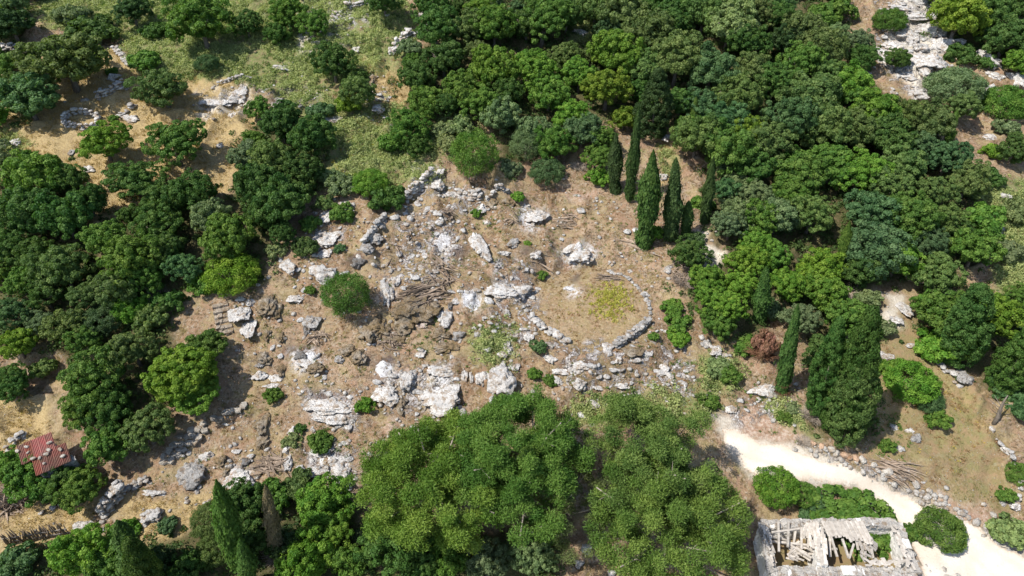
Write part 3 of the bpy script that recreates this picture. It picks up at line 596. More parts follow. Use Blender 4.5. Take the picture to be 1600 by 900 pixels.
for rec in LIST.replace('\n', '').split(';'):
    if not rec.strip(): continue
    t = rec.split(); op = float(t[0]) < 300 and float(t[1]) < 280 or 225 < float(t[0]) < 345 and 530 < float(t[1]) < 620; plant(float(t[0]), float(t[1]) + (4 if op else 0), float(t[2]) * (1.1 if op else 1), t[3], t[4], squash=.82 if op else 1.0)
plant(1332, 800, 132, 'G', 'h', lab='long dense green hedge-like shrub behind the ruined house wall', squash=.55)

def cypress_tree(tx, ty, bx, by, w, col='D', wide=False, lab=None, brown=False, dead=False, noun='cypress'):
    b = at(bx, by); lo, hi = .5, 40.0
    for _ in range(30):
        h = (lo + hi) / 2; _, yy, _ = project(b.x, b.y, np.float64(b.z + h))
        if yy > ty: lo = h
        else: hi = h
    R = .5 * w / FOCAL * depth(b + Vector((0, 0, h * .4))) / (.28 if wide else .11)
    lb = lab or label(f'{"broad conical" if wide else "slender"} {COLR[col][0]} {noun}', (tx + bx) / 2, (ty + by) / 2); USED[lb] = 1
    px_, _, _ = project(b.x, b.y, np.float64(b.z + h)); lean = (tx - float(px_)) / FOCAL * depth(b) / h
    e = empty('cypress' if not wide else 'conifer', (b.x, b.y, b.z - .1), 0, (R, R, h)); e.rotation_euler = (0, math.atan(lean), random.uniform(0, 6.28)) if False else (0, math.atan(max(-.12, min(.12, lean))), 0)
    tag(e, lb, 'cypress' if not wide else 'conifer', 'slim cypresses' if not wide else 'broad conical evergreens')
    c = obj('crown', random.choice(JUN if wide else CYP), e, color=jitter(COLR[col][1])); c.rotation_euler.z = random.uniform(0, 6.28)
    if dead: c.color = (.20, .17, .10, 1)
    obj('trunk', CYPT, e); TREES.append((b.x, b.y, .5 * w / FOCAL * depth(b)))
    if brown:
        s = obj('brown_skirt', DEADB[0], e, (0, 0, .02), None, (.17, .17, .09), (.60, .36, .24)); s['label'] = 'browned dead foliage at the foot'
        s2 = obj('brown_skirt', DEADB[1], e, (0, 0, .11), None, (.13, .13, .10), (.60, .36, .24)); s2['label'] = 'browned dead foliage at the foot'
    return e
for r in ((963, 206, 961, 300, 20, 'K'), (999, 166, 983, 312, 20, 'K'), (1022, 234, 1006, 384, 31, 'D'), (1058, 246, 1047, 374, 30, 'K'), (1116, 244, 1100, 348, 17, 'K'), (1077, 312, 1071, 368, 18, 'D'),
          (1326, 344, 1312, 416, 16, 'G'), (1496, 170, 1477, 234, 15, 'G'), (1198, 415, 1186, 500, 26, 'D'), (1088, 150, 1084, 200, 14, 'G'), (388, 840, 392, 915, 24, 'D'), (205, 812, 222, 905, 40, 'D')):
    cypress_tree(*r)
cypress_tree(1250, 474, 1221, 612, 24, 'D', lab='tall leaning cypress browned at its foot beside the white rocks', brown=True)
cypress_tree(342, 748, 372, 886, 34, 'G', lab='bright green young cypress standing before the grey boulders at the lower edge')
cypress_tree(436, 756, 434, 868, 24, 'S', lab='dead straw-coloured cypress with a grey tuft at its foot', dead=True, brown=False)
for r in ((1030, 104, 1018, 212, 60, 'K'), (1333, 476, 1314, 668, 74, 'D'), (1290, 492, 1279, 640, 52, 'D'), (1334, 545, 1318, 680, 68, 'O'), (1512, 440, 1488, 560, 72, 'D'), (1588, 505, 1566, 610, 60, 'D'), (1280, 560, 1285, 640, 50, 'D'), (215, 840, 240, 940, 60, 'D'), (1398, 560, 1392, 570, 8, 'G')):
    cypress_tree(*r, wide=True, noun='evergreen')
b = at(436, 866); e = empty('dead_tuft', b, 0, (1.7, 1.7, 1.5)); tag(e, 'grey dead bush at the foot of the dead cypress', 'dead bush'); obj('twigs', DEADB[2], e, color=(.75, .70, .68))

# big pines
for i, (px, py, w, lab, colr, nb) in enumerate(((682, 742, 232, 'big yellow-green pine with a dense rounded crown below the ash slabs', (.118, .205, .030), 1), (822, 708, 222, 'big mid green pine below the huge white boulder', (.088, .178, .030), 1),
        (1024, 708, 220, 'large thin-crowned pine whose upper boughs spread over the stony slope', (.112, .185, .042), 2), (1052, 816, 236, 'large straggling pine with bare grey limbs beside the ruined house', (.108, .185, .034), 2), (872, 782, 165, 'smaller broken pine with many dead grey branches between the big pines', (.11, .15, .05), 3))):
    cz = 1.15; p = at(px, py, 0, smooth_height); R = .5 * w / FOCAL * depth(p)
    for _ in range(3):
        p = at(px, py, (cz + .15) * R, smooth_height); R = .5 * w / FOCAL * depth(p)
    me, tips = pine_crown('crown', 800 + i, *((240, 560) if nb == 1 else ((210, 480) if nb == 2 else (70, 380))), hole=(.31 if nb == 1 else .31)); tr, brs = pine_wood(820 + i, tips)
    e = empty('pine_tree', (p.x, p.y, gz(p.x, p.y) - .1), 0, (R, R, R)); tag(e, lab, 'pine', 'pines at the lower edge')
    obj('crown', me, e, color=colr); obj('trunk', tr, e)
    for bm_ in brs: obj('branch', bm_, e, color=(.95, .92, .9))
    TREES.append((p.x, p.y, R))
random.seed(5)
# fill the woods where no crown stands yet
def free(x, y, R, k=.72):
    return all((x - a) ** 2 + (y - b_) ** 2 > (k * (R + c)) ** 2 for a, b_, c in TREES)
nfill = 0
for _ in range(9000):
    if nfill >= 105: break
    x = random.uniform(-90, 90); y = random.uniform(30, 128); R = random.uniform(1.5, 2.9); z = gz(x, y) + R
    qx, qy, _w = project(np.float64(x), np.float64(y), np.float64(z))
    if not (-25 < qx < 1625 and -25 < qy < 925): continue
    if not any(bool(pip(np.array(qx), np.array(qy), pl)) for pl in FOREST): continue
    if any(math.hypot(qx - a, qy - b_) < r for a, b_, r in ((1560, 645, 62), (60, 705, 75), (345, 490, 50), (128, 188, 60), (1425, 595, 60), (1475, 700, 90), (1412, 490, 45), (1112, 385, 45), (912, 54, 30))): continue
    if not free(x, y, R): continue
    plant(float(qx), float(qy), 2 * R * FOCAL / float(_w), random.choice('DDDGGOOBLN'), 'o' if R > 1.7 else 'm'); nfill += 1
# ------------------------------------------------------------------ rocks
def ico(n):
    import bmesh
    bm = bmesh.new(); bmesh.ops.create_icosphere(bm, subdivisions=n, radius=1.0); me = bpy.data.meshes.new('tmp'); bm.to_mesh(me); bm.free()
    V = np.array([v.co[:] for v in me.vertices]); F = np.array([p.vertices[:] for p in me.polygons]); bpy.data.meshes.remove(me); return V, F
I3 = ico(4); I1 = ico(2); I0 = ico(1)
def rock_mesh(name, seed, mat, base, cut=7, amp=.28, fine=.1):
    r = np.random.default_rng(seed); V, F = base; V = V.copy()
    for _ in range(cut):                                          # facets: planes cut the ball
        n = unit(r.normal(size=3)); d = r.uniform(.5, .85); k = np.maximum(V @ n - d, 0); V = V - k[:, None] * n * .92
    s = seed * 3.1
    n1 = vnoise(V[:, 0] * 1.6 + s, V[:, 1] * 1.6 + V[:, 2] * 1.9 + s, seed % 50); n2 = vnoise(V[:, 0] * 4.2 + s, V[:, 1] * 4.2 - V[:, 2] * 4.7 + s, (seed + 9) % 50)
    n3 = vnoise(V[:, 0] * 9 + V[:, 2] * 8 + s, V[:, 1] * 9 - V[:, 2] * 7 + s, (seed + 4) % 50)
    crack = np.abs(n2 - .5) < .06
    V = V * (1 + amp * (n1 - .5) + fine * 2.2 * (n2 - .5) + fine * (n3 - .5) - .12 * crack * (fine > .05))[:, None]
    return mesh(name, V, F, M[mat], fine <= .05)
RW = [rock_mesh('limestone_rock', 10 + i, 'rock', I3, 8, .55, .19) for i in range(7)]
RM = [rock_mesh('mossy_rock', 40 + i, 'mossy', I3, 9, .7, .27) for i in range(4)]
RS = [rock_mesh('stone', 60 + i, 'wallstone', I1, 6, .3, .07) for i in range(8)]
RR = [rock_mesh('loose_stone', 80 + i, 'rubble', I1, 7, .35, .08) for i in range(6)]
RC = dict(W=('white', 1.15), G=('grey', .72), M=('brown mossy', 1.0), D=('soot- or shade-dark', .42), P=('pinkish', 1.0), A=('ash-streaked', 1.15))  # D: sooty rocks, and a dark stone painting the hole in the white slab
def rock(px, py, w, h, typ='W', shape='boulder', ang=0.0, lab=None, lift=.0):
    p = at(px, py, 0, height); sc = depth(p) / FOCAL; w, h = (w * 1.6, h * 1.5) if px > 1360 and py < 160 else (w, h); rx = .5 * w * sc; ry = .5 * h * sc / .8
    rz = {'boulder': .62 if typ != 'M' else .5, 'slab': .28, 'ledge': .22}[shape] * min(rx, ry) + .1
    size = 'large ' if max(w, h) > 34 else ('small ' if max(w, h) < 17 else '')
    lb = lab or label(f'{size}{RC[typ][0]} {"rock" if shape == "boulder" else "limestone slab" if shape == "slab" else "rock ledge"}', px, py); USED[lb] = 1
    k = RC[typ][1] * random.uniform(.92, 1.08); col = (k, k * .985, k * .97) if typ != 'P' else (1.0, .86, .78)
    o = obj({'boulder': 'boulder', 'slab': 'rock_slab', 'ledge': 'rock_ledge'}[shape], random.choice(RM if typ == 'M' else RW), None, (p.x, p.y, p.z + rz * .08 + lift), (random.uniform(-.15, .15), random.uniform(-.15, .15), math.radians(ang) + random.choice((0, 0, 3.1416))), (rx * 1.12, ry * 1.12, rz), col)
    tag(o, lb, 'rock', 'limestone rocks'); return o
ROCKS = '''
833 338 40 26 A l;748 386 22 42 W b 25;803 380 18 13 G b;838 398 17 14 W b;760 348 13 9 W b;752 326 15 19 W b;785 395 22 10 W s;757 412 14 12 W s;780 452 50 28 A l;816 456 30 28 A b;730 308 34 14 W s;706 303 26 12 W s;765 318 30 16 M b;790 318 24 12 M b;
606 455 24 46 A b 10;620 440 16 12 W b;790 488 14 14 G b;704 477 9 13 D b;640 482 58 44 M b;632 508 34 40 M b 20;676 486 34 30 M b;594 510 36 36 M b;574 520 30 26 M b;694 498 24 22 W b;670 496 18 20 M b;660 508 18 9 P s;718 525 20 16 G b;746 523 13 8 G b;740 514 9 6 W b;690 522 30 20 M b;620 530 36 14 M s;700 540 40 22 M s;
637 592 26 32 W b;655 553 20 12 W s;690 578 40 22 A l;724 588 14 28 W b;737 590 8 20 W b;752 590 22 22 W b;610 600 14 10 W b;685 622 60 42 A l;785 555 16 10 W s;795 545 12 14 W b;
510 632 72 30 A l;520 652 50 20 A l;605 621 40 24 W b -20;622 633 28 22 M b;457 673 13 20 W b;448 702 9 15 W b;451 725 13 20 W b;410 665 26 30 M b;408 694 22 20 M b;497 706 36 16 W l;535 738 32 32 A b;497 736 32 18 A l;470 735 14 12 W b;
374 488 32 40 W s 25;388 508 26 50 W s 10;381 512 8 14 D b;416 480 28 30 M b;432 488 20 22 M b;392 472 14 12 W b;463 467 25 18 W s;487 502 30 28 G b;480 517 14 12 D b;470 556 22 14 D b;482 566 40 22 A l;492 577 26 14 M b;531 563 14 11 G b;416 523 14 16 M b;440 528 10 18 M b;403 588 26 16 W b;430 592 34 13 W s;425 603 26 8 W s;441 578 16 28 M b;412 562 24 18 M b;405 570 14 12 G b;560 560 24 20 M b;545 545 26 16 M s;
510 336 22 34 W s;508 370 44 34 W s;531 364 16 12 W s;508 396 26 14 W l;449 416 22 42 W s 25;507 428 46 32 A b 15;562 412 22 18 D b;540 320 22 12 W s;585 372 20 22 G b 30;598 350 14 22 G b;572 390 18 18 G b 30;
895 385 26 22 A l;908 398 34 22 A l;918 405 26 14 A l;785 597 42 42 W b;802 572 20 18 W s;826 525 22 16 W s;790 540 14 16 W b;862 560 22 14 W s;905 572 26 16 A b;906 598 20 22 W b;872 596 14 12 W b;936 605 19 9 W s;967 563 11 9 W b;990 549 36 17 M s;1010 553 24 10 W s;990 563 19 7 W s;1037 575 16 18 W s;1047 588 14 12 W b;1030 582 26 10 W s;970 602 26 10 W s;963 624 13 11 W b;930 632 18 12 W b;925 664 9 6 W b;902 578 14 14 W b;880 580 26 10 W s;950 543 17 20 W s;
1195 611 44 22 A b;1142 640 17 12 W s;1225 595 20 20 W b;1410 12 20 10 W s;1425 26 46 18 W l;1422 58 18 32 W b -20;1408 58 14 16 W b;1454 48 28 22 W b;1474 72 34 26 W b;1440 75 14 12 W b;1437 102 15 44 W b -12;1454 98 24 26 W b;1418 118 14 14 W s;1437 148 16 18 W b;1533 92 22 32 W b 20;1548 136 12 34 W s -20;1556 118 18 14 W s;1592 124 20 24 W b;1374 86 14 34 W b;1408 38 13 12 G b;1430 2 34 10 W b;1362 75 12 16 W s;1398 70 20 16 W s;
1552 216 26 18 W s;1318 106 18 14 W s;1550 350 30 28 P b;1565 359 16 18 W b;1572 306 22 14 W s;1435 428 34 26 P b;1412 478 22 40 W l;1400 500 18 20 W s;1380 555 42 16 W l;1427 541 20 7 W s;1505 592 26 22 G b;1490 585 14 12 W b;1430 685 20 11 G b;1420 674 14 8 W s;1395 668 12 9 W b;1587 790 17 12 W b;1568 785 13 10 G b;1405 700 14 9 W s;
205 188 26 14 W b;376 150 30 28 W b;340 160 42 16 W s;363 182 20 18 W b;6 228 18 14 W b;26 224 16 14 W b;48 256 14 14 W b;137 263 24 14 W s;345 230 11 10 W b;112 238 12 14 G b;180 122 20 14 W b;318 160 20 14 W s;
615 79 18 20 W b;555 78 16 16 W b;445 106 28 16 W s;437 160 16 12 G b;520 186 42 16 W s;685 290 20 22 W b;688 268 14 16 W b;592 172 18 18 A b;580 125 16 24 M b;912 54 34 15 W b;1040 214 18 26 W s;1034 276 16 14 W b;1120 548 18 14 W s;1136 566 16 12 G b;1105 535 14 16 W s;
915 856 16 18 W b;905 880 14 14 W b;940 836 14 14 G b;955 896 16 12 W b;128 820 30 13 W s;300 742 40 30 G b;286 748 20 22 G b;372 748 50 32 W l;322 714 26 16 W b;345 722 18 14 M b;240 770 30 8 W s;355 735 16 18 M b;308 769 10 7 W b;385 722 14 16 D b;368 705 18 8 W s;92 842 8 14 W b;255 770 14 8 W b;1180 255 10 8 W s
'''
SH = dict(b='boulder', s='slab', l='ledge')
SPECIAL = {(785, 597): 'huge white boulder with a sharp ridge above the two big pines', (748, 386): 'tall tilted white boulder with a dark crevice in the upper clearing', (382, 478): 'upper half of the white slab with the hole, beside the rock-cut steps',
           (1437, 102): 'longest leaning white crag in the rock band between the upper woods', (508, 370): 'biggest white slab of the bare chain beside the dark oaks', (300, 742): 'split grey boulder with a dark notch above the young cypress'}
for rec in ROCKS.replace('\n', '').split(';'):
    t = rec.split()
    if t: rock(*map(float, t[:4]), t[4], SH[t[5]], float(t[6]) if len(t) > 6 else 0.0, SPECIAL.get((int(t[0]), int(t[1]))))

# ------------------------------------------------------------------ dry stone walls: each stone a part
def stone_wall(name, pts, hgt, wid, lab, cat='stone wall', stone=.42, closed=False, root_col=1.0, gaps=0.0):
    W = [at(*p, 0, smooth_height) for p in pts]; L = 0; segs = list(zip(W[:-1], W[1:]))
    e = empty(name, W[0]); tag(e, lab, cat); USED[lab] = 1
    nl = max(1, round(hgt / (stone * .62))); nw = max(1, round(wid / (stone * .8)))
    for a, b_ in segs:
        d = (b_ - a); ln = d.length; d.normalize(); sd = Vector((-d.y, d.x, 0)).normalized(); n = max(1, round(ln / stone))
        for k in range(nl):
            for j in range(nw):
                for i in range(n):
                    if random.random() < gaps * (1 if k == nl - 1 or gaps > .5 else .3): continue
                    q = a + d * ((i + .5 + .25 * (k % 2) + random.uniform(-.15, .15)) / n * ln) + sd * ((j - (nw - 1) / 2) * stone * .8 + random.uniform(-.05, .05))
                    z = gz(q.x, q.y) + stone * .62 * (k + .3) + random.uniform(-.04, .04); s = stone * random.uniform(.40, .76); c = root_col * random.uniform(.8, 1.2)
                    obj('stone', random.choice(RS), e, (q.x - e.location.x, q.y - e.location.y, z - e.location.z), (random.uniform(-.25, .25), random.uniform(-.25, .25), math.atan2(d.y, d.x) + random.uniform(-.3, .3)), (s * 1.3, s * 1.1, s * .62), (c, c * .99, c * .97))
    return e
def arc(cx, cy, rx, ry, a0, a1, n):
    return [(cx + rx * math.cos(math.radians(a0 + (a1 - a0) * i / n)), cy - ry * math.sin(math.radians(a0 + (a1 - a0) * i / n))) for i in range(n + 1)]
stone_wall('threshing_floor_rim', [(968, 428), (982, 436), (995, 448), (1006, 461), (1014, 476), (1017, 490), (1012, 503)], .35, .5, 'low curved rim of flat grey stones on the outer side of the threshing floor', 'stone rim', .44)
stone_wall('threshing_floor_rim', [(1012, 503), (1004, 513), (993, 522), (983, 529), (972, 536), (960, 543)], .85, .8, 'taller broken arc of stacked grey stones below the yellow herbs', 'stone rim', .46)
stone_wall('threshing_floor_rim', [(832, 494), (842, 508), (852, 515), (865, 523), (876, 530), (886, 537)], .5, .8, 'tumbled white stone rim at the lower corner of the threshing floor', 'stone rim', .46, root_col=1.3, gaps=.2)
stone_wall('threshing_floor_rim', [(949, 424), (958, 427), (967, 429)], .2, .4, 'short row of white stones at the uphill edge of the threshing floor', 'stone rim', .4, root_col=1.3)
stone_wall('round_stone_ring', arc(128, 190, 28, 12, 0, 360, 18), 1.0, .4, 'round dry-stone ring standing in dry yellow grass', 'stone ring', .52, root_col=1.5)
for r in (('stone_wall', [(178, 73), (190, 86), (200, 98), (206, 106)], .5, .8, 'straight pale wall running down through the dry grass', 'stone wall', .55), ('stone_wall', [(152, 158), (165, 152), (182, 147), (198, 139)], .9, .8, 'short thick grey wall uphill of the round stone ring', 'stone wall', .55),
          ('stone_wall', [(183, 180), (196, 176), (216, 169)], .7, .6, 'low wall end touching the round tree above the ring', 'stone wall', .55), ('stone_wall', [(338, 134), (362, 130), (394, 126)], .7, .6, 'thin pale wall along the top of the rocky patch', 'stone wall', .5),
          ('stone_wall', [(0, 80), (18, 78), (36, 76)], .9, .7, 'grey wall stub between two dark trees at the picture edge', 'stone wall', .55), ('stone_wall', [(90, 160), (110, 158), (140, 158)], .3, .5, 'single low row of stones crossing the dry grass', 'stone wall', .5),
          ('stone_wall', [(538, 16), (556, 13), (578, 10), (600, 8)], 1.2, .7, 'thick grey wall above the pale green herbs', 'stone wall', .6), ('stone_wall', [(642, 60), (660, 48), (675, 42)], .7, 1.6, 'broad tumbled wall of grey stones beside the bright wood', 'stone wall', .6),
          ('stone_wall', [(614, 80), (628, 68), (640, 60)], 1.0, .8, 'lower end of the tumbled grey wall', 'stone wall', .6), ('stone_wall', [(648, 32), (660, 24), (668, 18)], .9, 1.2, 'detached block of wall at the head of the tumbled stones', 'stone wall', .6),
          ('stone_wall', [(634, 312), (648, 302), (662, 293), (676, 284)], 1.3, .6, 'shaded collapsed terrace wall under the bright green shrub', 'stone wall', .55), ('stone_wall', [(568, 390), (580, 376), (592, 358), (602, 342)], .9, .6, 'dark ruined wall running uphill to the shadowed shrub', 'stone wall', .5),
          ('stone_wall', [(758, 316), (774, 308), (795, 303)], .8, .5, 'mossy terrace wall below the thin-stemmed tree', 'stone wall', .45), ('stone_wall', [(715, 302), (735, 306), (752, 312)], .5, .9, 'spread of white wall stones at the clearing head', 'stone wall', .5),
          ('stone_wall', [(1456, 558), (1466, 570), (1477, 587)], .4, .5, 'short white wall beside the worn footpath', 'stone wall', .42), ('stone_wall', [(1478, 588), (1494, 600), (1502, 606)], .2, .4, 'sunken row of stones leading to the grey rock', 'stone wall', .42),
          ('stone_wall', [(1558, 690), (1564, 698), (1569, 706), (1574, 718), (1582, 730)], .5, .5, 'thin pale wall bordering the yellow-flowered field', 'stone wall', .42), ('stone_wall', [(1585, 745), (1589, 765), (1590, 785)], .5, .5, 'lower stretch of the thin field wall by the grey boulder', 'stone wall', .42),
          ('stone_wall', [(1544, 670), (1552, 680), (1558, 690)], .3, .4, 'crumbling upper end of the field wall near the leaning trunk', 'stone wall', .4),
          ('stone_wall', [(158, 806), (176, 788), (196, 770)], 1.5, .7, 'old stone wall lying in deep tree shadow', 'stone wall', .5), ('stone_wall', [(196, 768), (215, 758), (232, 750)], .7, .8, 'sunlit pale end of the old shaded wall', 'stone wall', .46),
          ('stone_wall', [(60, 805), (78, 795), (96, 783)], .4, .4, 'low kerb of stones below the round green tree', 'stone wall', .45), ('stone_heap', [(224, 815), (238, 811), (252, 808)], .8, 1.0, 'heap of grey stones in dry grass beside a blue-green bush', 'stone heap', .42),
          ('stone_wall', [(10, 708), (20, 700), (30, 693), (45, 687)], .9, .5, 'grey shed wall showing beside the red tin roof', 'stone wall', .45), ('stone_wall', [(480, 62), (495, 52), (515, 38), (535, 20)], .5, 1.4, 'scattered line of wall stones coming down from the top edge', 'stone wall', .6),
          ('stone_wall', [(1092, 528), (1108, 545), (1126, 560), (1140, 568)], .4, 1.0, 'broken grey wall line below the bright bushes', 'stone wall', .5)):
    stone_wall(*r, root_col=random.uniform(1.1, 1.4), gaps=.12)

# ------------------------------------------------------------------ ash heaps
def ash_heap(px, py, w, h, lab):
    p = at(px, py); sc = depth(p) / FOCAL; rx, ry = .5 * w * sc, .5 * h * sc / .72; n, m = 40, 10; V = [(0, 0, 0)]; F = []; sd = random.randint(0, 40)
    ph = random.random() * 6
    for j in range(1, m + 1):
        for i in range(n):
            a = 6.2832 * i / n; rr = j / m * (.9 + .10 * math.sin(2 * a + ph) + .08 * math.sin(5 * a + 2 * ph) + random.uniform(-.13, .13) * (j == m) + random.uniform(-.06, .06)); V.append((rr * math.cos(a) * rx, rr * math.sin(a) * ry, j / m))
    V = np.array(V); r = V[:, 2].copy(); V[:, 2] = height(p.x + V[:, 0], p.y + V[:, 1]) - p.z + .03 + .16 * np.clip(1 - r, 0, 1) ** .8 - .09 * (r > .98) + .10 * (vnoise(V[:, 0] * 3, V[:, 1] * 3, sd) - .5)
    for i in range(n): F.append((0, 1 + i, 1 + (i + 1) % n))
    for j in range(m - 1):
        for i in range(n): F.append((1 + j * n + i, 1 + (j + 1) * n + i, 1 + (j + 1) * n + (i + 1) % n, 1 + j * n + (i + 1) % n))
    tag(obj('ash_heap', mesh('ash_heap', V, F, M['ash'], True), None, p), lab, 'ash heap', 'burnt brush heaps'); USED[lab] = 1
for r in ((692, 379, 28, 22, 'bright white ash heap in the upper clearing beside the tilted boulder'), (735, 468, 34, 28, 'round white ash heap ringed with black in mid clearing'), (600, 577, 28, 22, 'white ash heap among mossy rocks below the stick pile'),
          (482, 560, 30, 18, 'purplish-white ash heap on the ledge downhill of the lone tree'), (640, 598, 18, 16, 'small ash heap between white rocks above the ash ledges'), (889, 451, 19, 9, 'thin white ash patch on the threshing floor'), (690, 590, 24, 12, 'grey-white ash spread above the large ash ledge'),
          (608, 462, 12, 20, 'ash streak lying in the cleft of the blackened rock'), (900, 390, 22, 14, 'ash spilled down the slope above the threshing floor')):
    ash_heap(*r)

# ------------------------------------------------------------------ cut branches: each stick a part
STICK = []
for i in range(5):
    random.seed(900 + i); m_ = MB(); b1, b2 = random.uniform(-1.6, 1.6), random.uniform(-1.6, 1.6)
    m_.tube([(-.5, 0, 0), (-.2, b1, .02), (.15, b2, .03), (.5, b1 * .4, 0)], [.5, .46, .4, .25], 5)
    me = m_.mesh('stick', M['stick']); STICK.append(me)
    vv = np.array([v.co[:] for v in me.vertices]); 
    ax = vv.copy(); ax[:, 1:] = 0
    # keep unit length along x, radius scaled through y and z
random.seed(33)
def stick_pile(px, py, w, h, n, lab, ln=2.2, rad=.045, ang=None, name='brush_pile', col=1.0, spread=.6):
    p = at(px, py); sc = depth(p) / FOCAL; rx, ry = .5 * w * sc, .5 * h * sc / .72; e = empty(name, p); tag(e, lab, 'brush pile' if name == 'brush_pile' else 'cut log', 'heaps of cut branches' if name == 'brush_pile' else None); USED[lab] = 1
    for i in range(n):
        a = random.uniform(0, 6.28); r = random.random() ** .5; x, y = math.cos(a) * r * rx * .75, math.sin(a) * r * ry * .75
        z = gz(p.x + x, p.y + y) - p.z + .06 + random.random() * .5 * (1 - r * .8) * (1 if n > 8 else .15); L = ln * random.uniform(.5, 1.15); R = rad * random.uniform(.6, 1.5)
        t = (math.radians(ang) + random.gauss(0, spread)) if ang is not None else random.uniform(0, 6.28); c = col * random.uniform(.7, 1.35)
        obj('stick', random.choice(STICK), e, (x, y, z), (0, random.gauss(0, .14), t), (L, R * 2, R * 2), (c, c * .97, c * .95))
    return e
stick_pile(690, 425, 58, 40, 46, 'upper brush pile of dark cut branches below the mossy bank', 2.0, ang=-45)
stick_pile(664, 462, 70, 36, 60, 'largest brush pile of long parallel branches in mid clearing', 2.8, ang=25, spread=.45)
stick_pile(615, 352 + 48, 44, 40, 16, 'loose scatter of thin dead branches uphill of the blackened rock', 2.4, .03)
stick_pile(612, 535, 40, 26, 34, 'reddish brush pile wedged between mossy rocks', 1.4, .04)
stick_pile(496, 530, 34, 24, 34, 'pale brush pile just below the grey boulder', 1.3, .035, col=1.3)
stick_pile(425, 728, 54, 28, 44, 'brush pile above the dark trees near the lower edge', 1.9, .045, ang=-30)
stick_pile(702, 335, 24, 20, 30, 'small dark brush pile by a green tuft near the clearing head', 1.1, .035)
stick_pile(890, 348, 34, 22, 22, 'grey brush pile on the slope above the threshing floor', 1.9, .035, col=1.2, ang=-25)
stick_pile(953, 436, 30, 8, 22, 'flat bundle of grey sticks on the threshing floor', 1.6, .035, ang=-8, spread=.25, col=1.2)
stick_pile(800, 345, 30, 20, 14, 'thin scatter of pale branches beside the ash ledge', 1.7, .03, col=1.3)
stick_pile(572, 735, 30, 36, 36, 'dry brush pile beside the silvery shrub', 1.6, .035, col=1.2)
stick_pile(1400, 735, 70, 28, 60, 'long grey brush pile along the upper edge of the track', 2.6, .035, ang=-28, spread=.3, col=1.35)
stick_pile(1068, 425, 44, 50, 60, 'grey heap of dead twigs beside the threshing floor path', 1.5, .028, col=1.35)
stick_pile(998, 378, 40, 22, 7, 'three long pale poles lying below the tall cypress', 4.2, .06, ang=-35, spread=.12, name='cut_poles', col=1.6)
stick_pile(745, 560, 20, 16, 5, 'few crooked dead branches on the green patch', 1.5, .03)
stick_pile(832, 410, 30, 44, 9, 'scattered long sticks near the small bright bush', 2.0, .03)
stick_pile(660, 370, 90, 60, 14, 'stray sticks strewn round the upper ash heap', 1.2, .025)
stick_pile(20, 790, 50, 46, 50, 'tangle of grey dead branches under the corner tree', 1.8, .03, col=1.4)
for px, py, s, c, lab in ((1190, 552, 1.9, (.62, .36, .24), 'russet dead bush beside the bright bushes'), (1270, 650, 1.5, (.9, .85, .8), 'dry grey bush at the foot of the conical evergreens'), (250, 468, 1.6, (.9, .86, .82), 'grey leafless bush above the pale gully left of the steps'),
        (1445, 345, 2.0, (1.1, 1.05, 1.0), 'whitish dead crown in the wood edge'), (1440, 372, 1.7, (1.2, 1.15, 1.1), 'bleached fallen branches below the whitish dead crown'), (20, 770, 2.0, (.7, .66, .64), 'dark grey leafless bush at the corner'), (122, 20, 1.8, (.7, .68, .64), 'grey twiggy bush between the top trees'),
        (1328, 460, 1.6, (1.2, 1.15, 1.05), 'pale dead bush beside the yellow-green tree'), (665, 695, 1.6, (1.1, 1.08, 1.05), 'bleached broken branch in the pine crown'), (1310, 285, 1.6, (1.2, 1.15, 1.1), 'bare white branches among the upper oaks'), (905, 262, 1.4, (1.1, 1.05, 1), 'bleached twigs below the bushes by the cypresses'), (1070, 440, 1.8, (.8, .74, .7), 'grey thicket of dead twigs by the dark bush'), (1255, 820 - 130, .9, (1, .95, .9), 'small dry bush above the red soil')):
    p = at(px, py); e = empty('dead_bush', p, random.uniform(0, 6.28), (s, s, s * 1.3)); tag(e, lab, 'dead bush', 'dead bushes'); USED[lab] = 1
    if lab == 'russet dead bush beside the bright bushes': obj('crown', BUSH[1], e, color=COLR['R'][1], sc=(.62, .62, 1.1))
    obj('twigs', random.choice(DEADB), e, color=c)
# leaning bare trunk at the field's end
p = at(1553, 662); m_ = MB(); q = at(1568, 628, 2.6); d = q - p
m_.tube([(0, 0, -.2), d * .3 + Vector((.1, 0, .1)), d * .7, d, d * 1.2 + Vector((.2, .1, .2))], [.22, .2, .15, .1, .04], 7); tr = m_.mesh('trunk', M['deadwood'], True)
e = empty('dead_tree', p); tag(e, 'leaning bare grey trunk at the edge of the field by a wall', 'dead tree'); obj('trunk', tr, e, color=(.5, .47, .44))
for k in range(5):
    m_ = MB(); a = d * random.uniform(.5, .95); v = Vector((random.uniform(-1, 1), random.uniform(-1, 1), random.uniform(.2, 1.0))); m_.tube([a, a + v * .6, a + v * 1.2], [.06, .04, .015], 5); obj('branch', m_.mesh('branch', M['deadwood']), e, color=(.5, .47, .44))
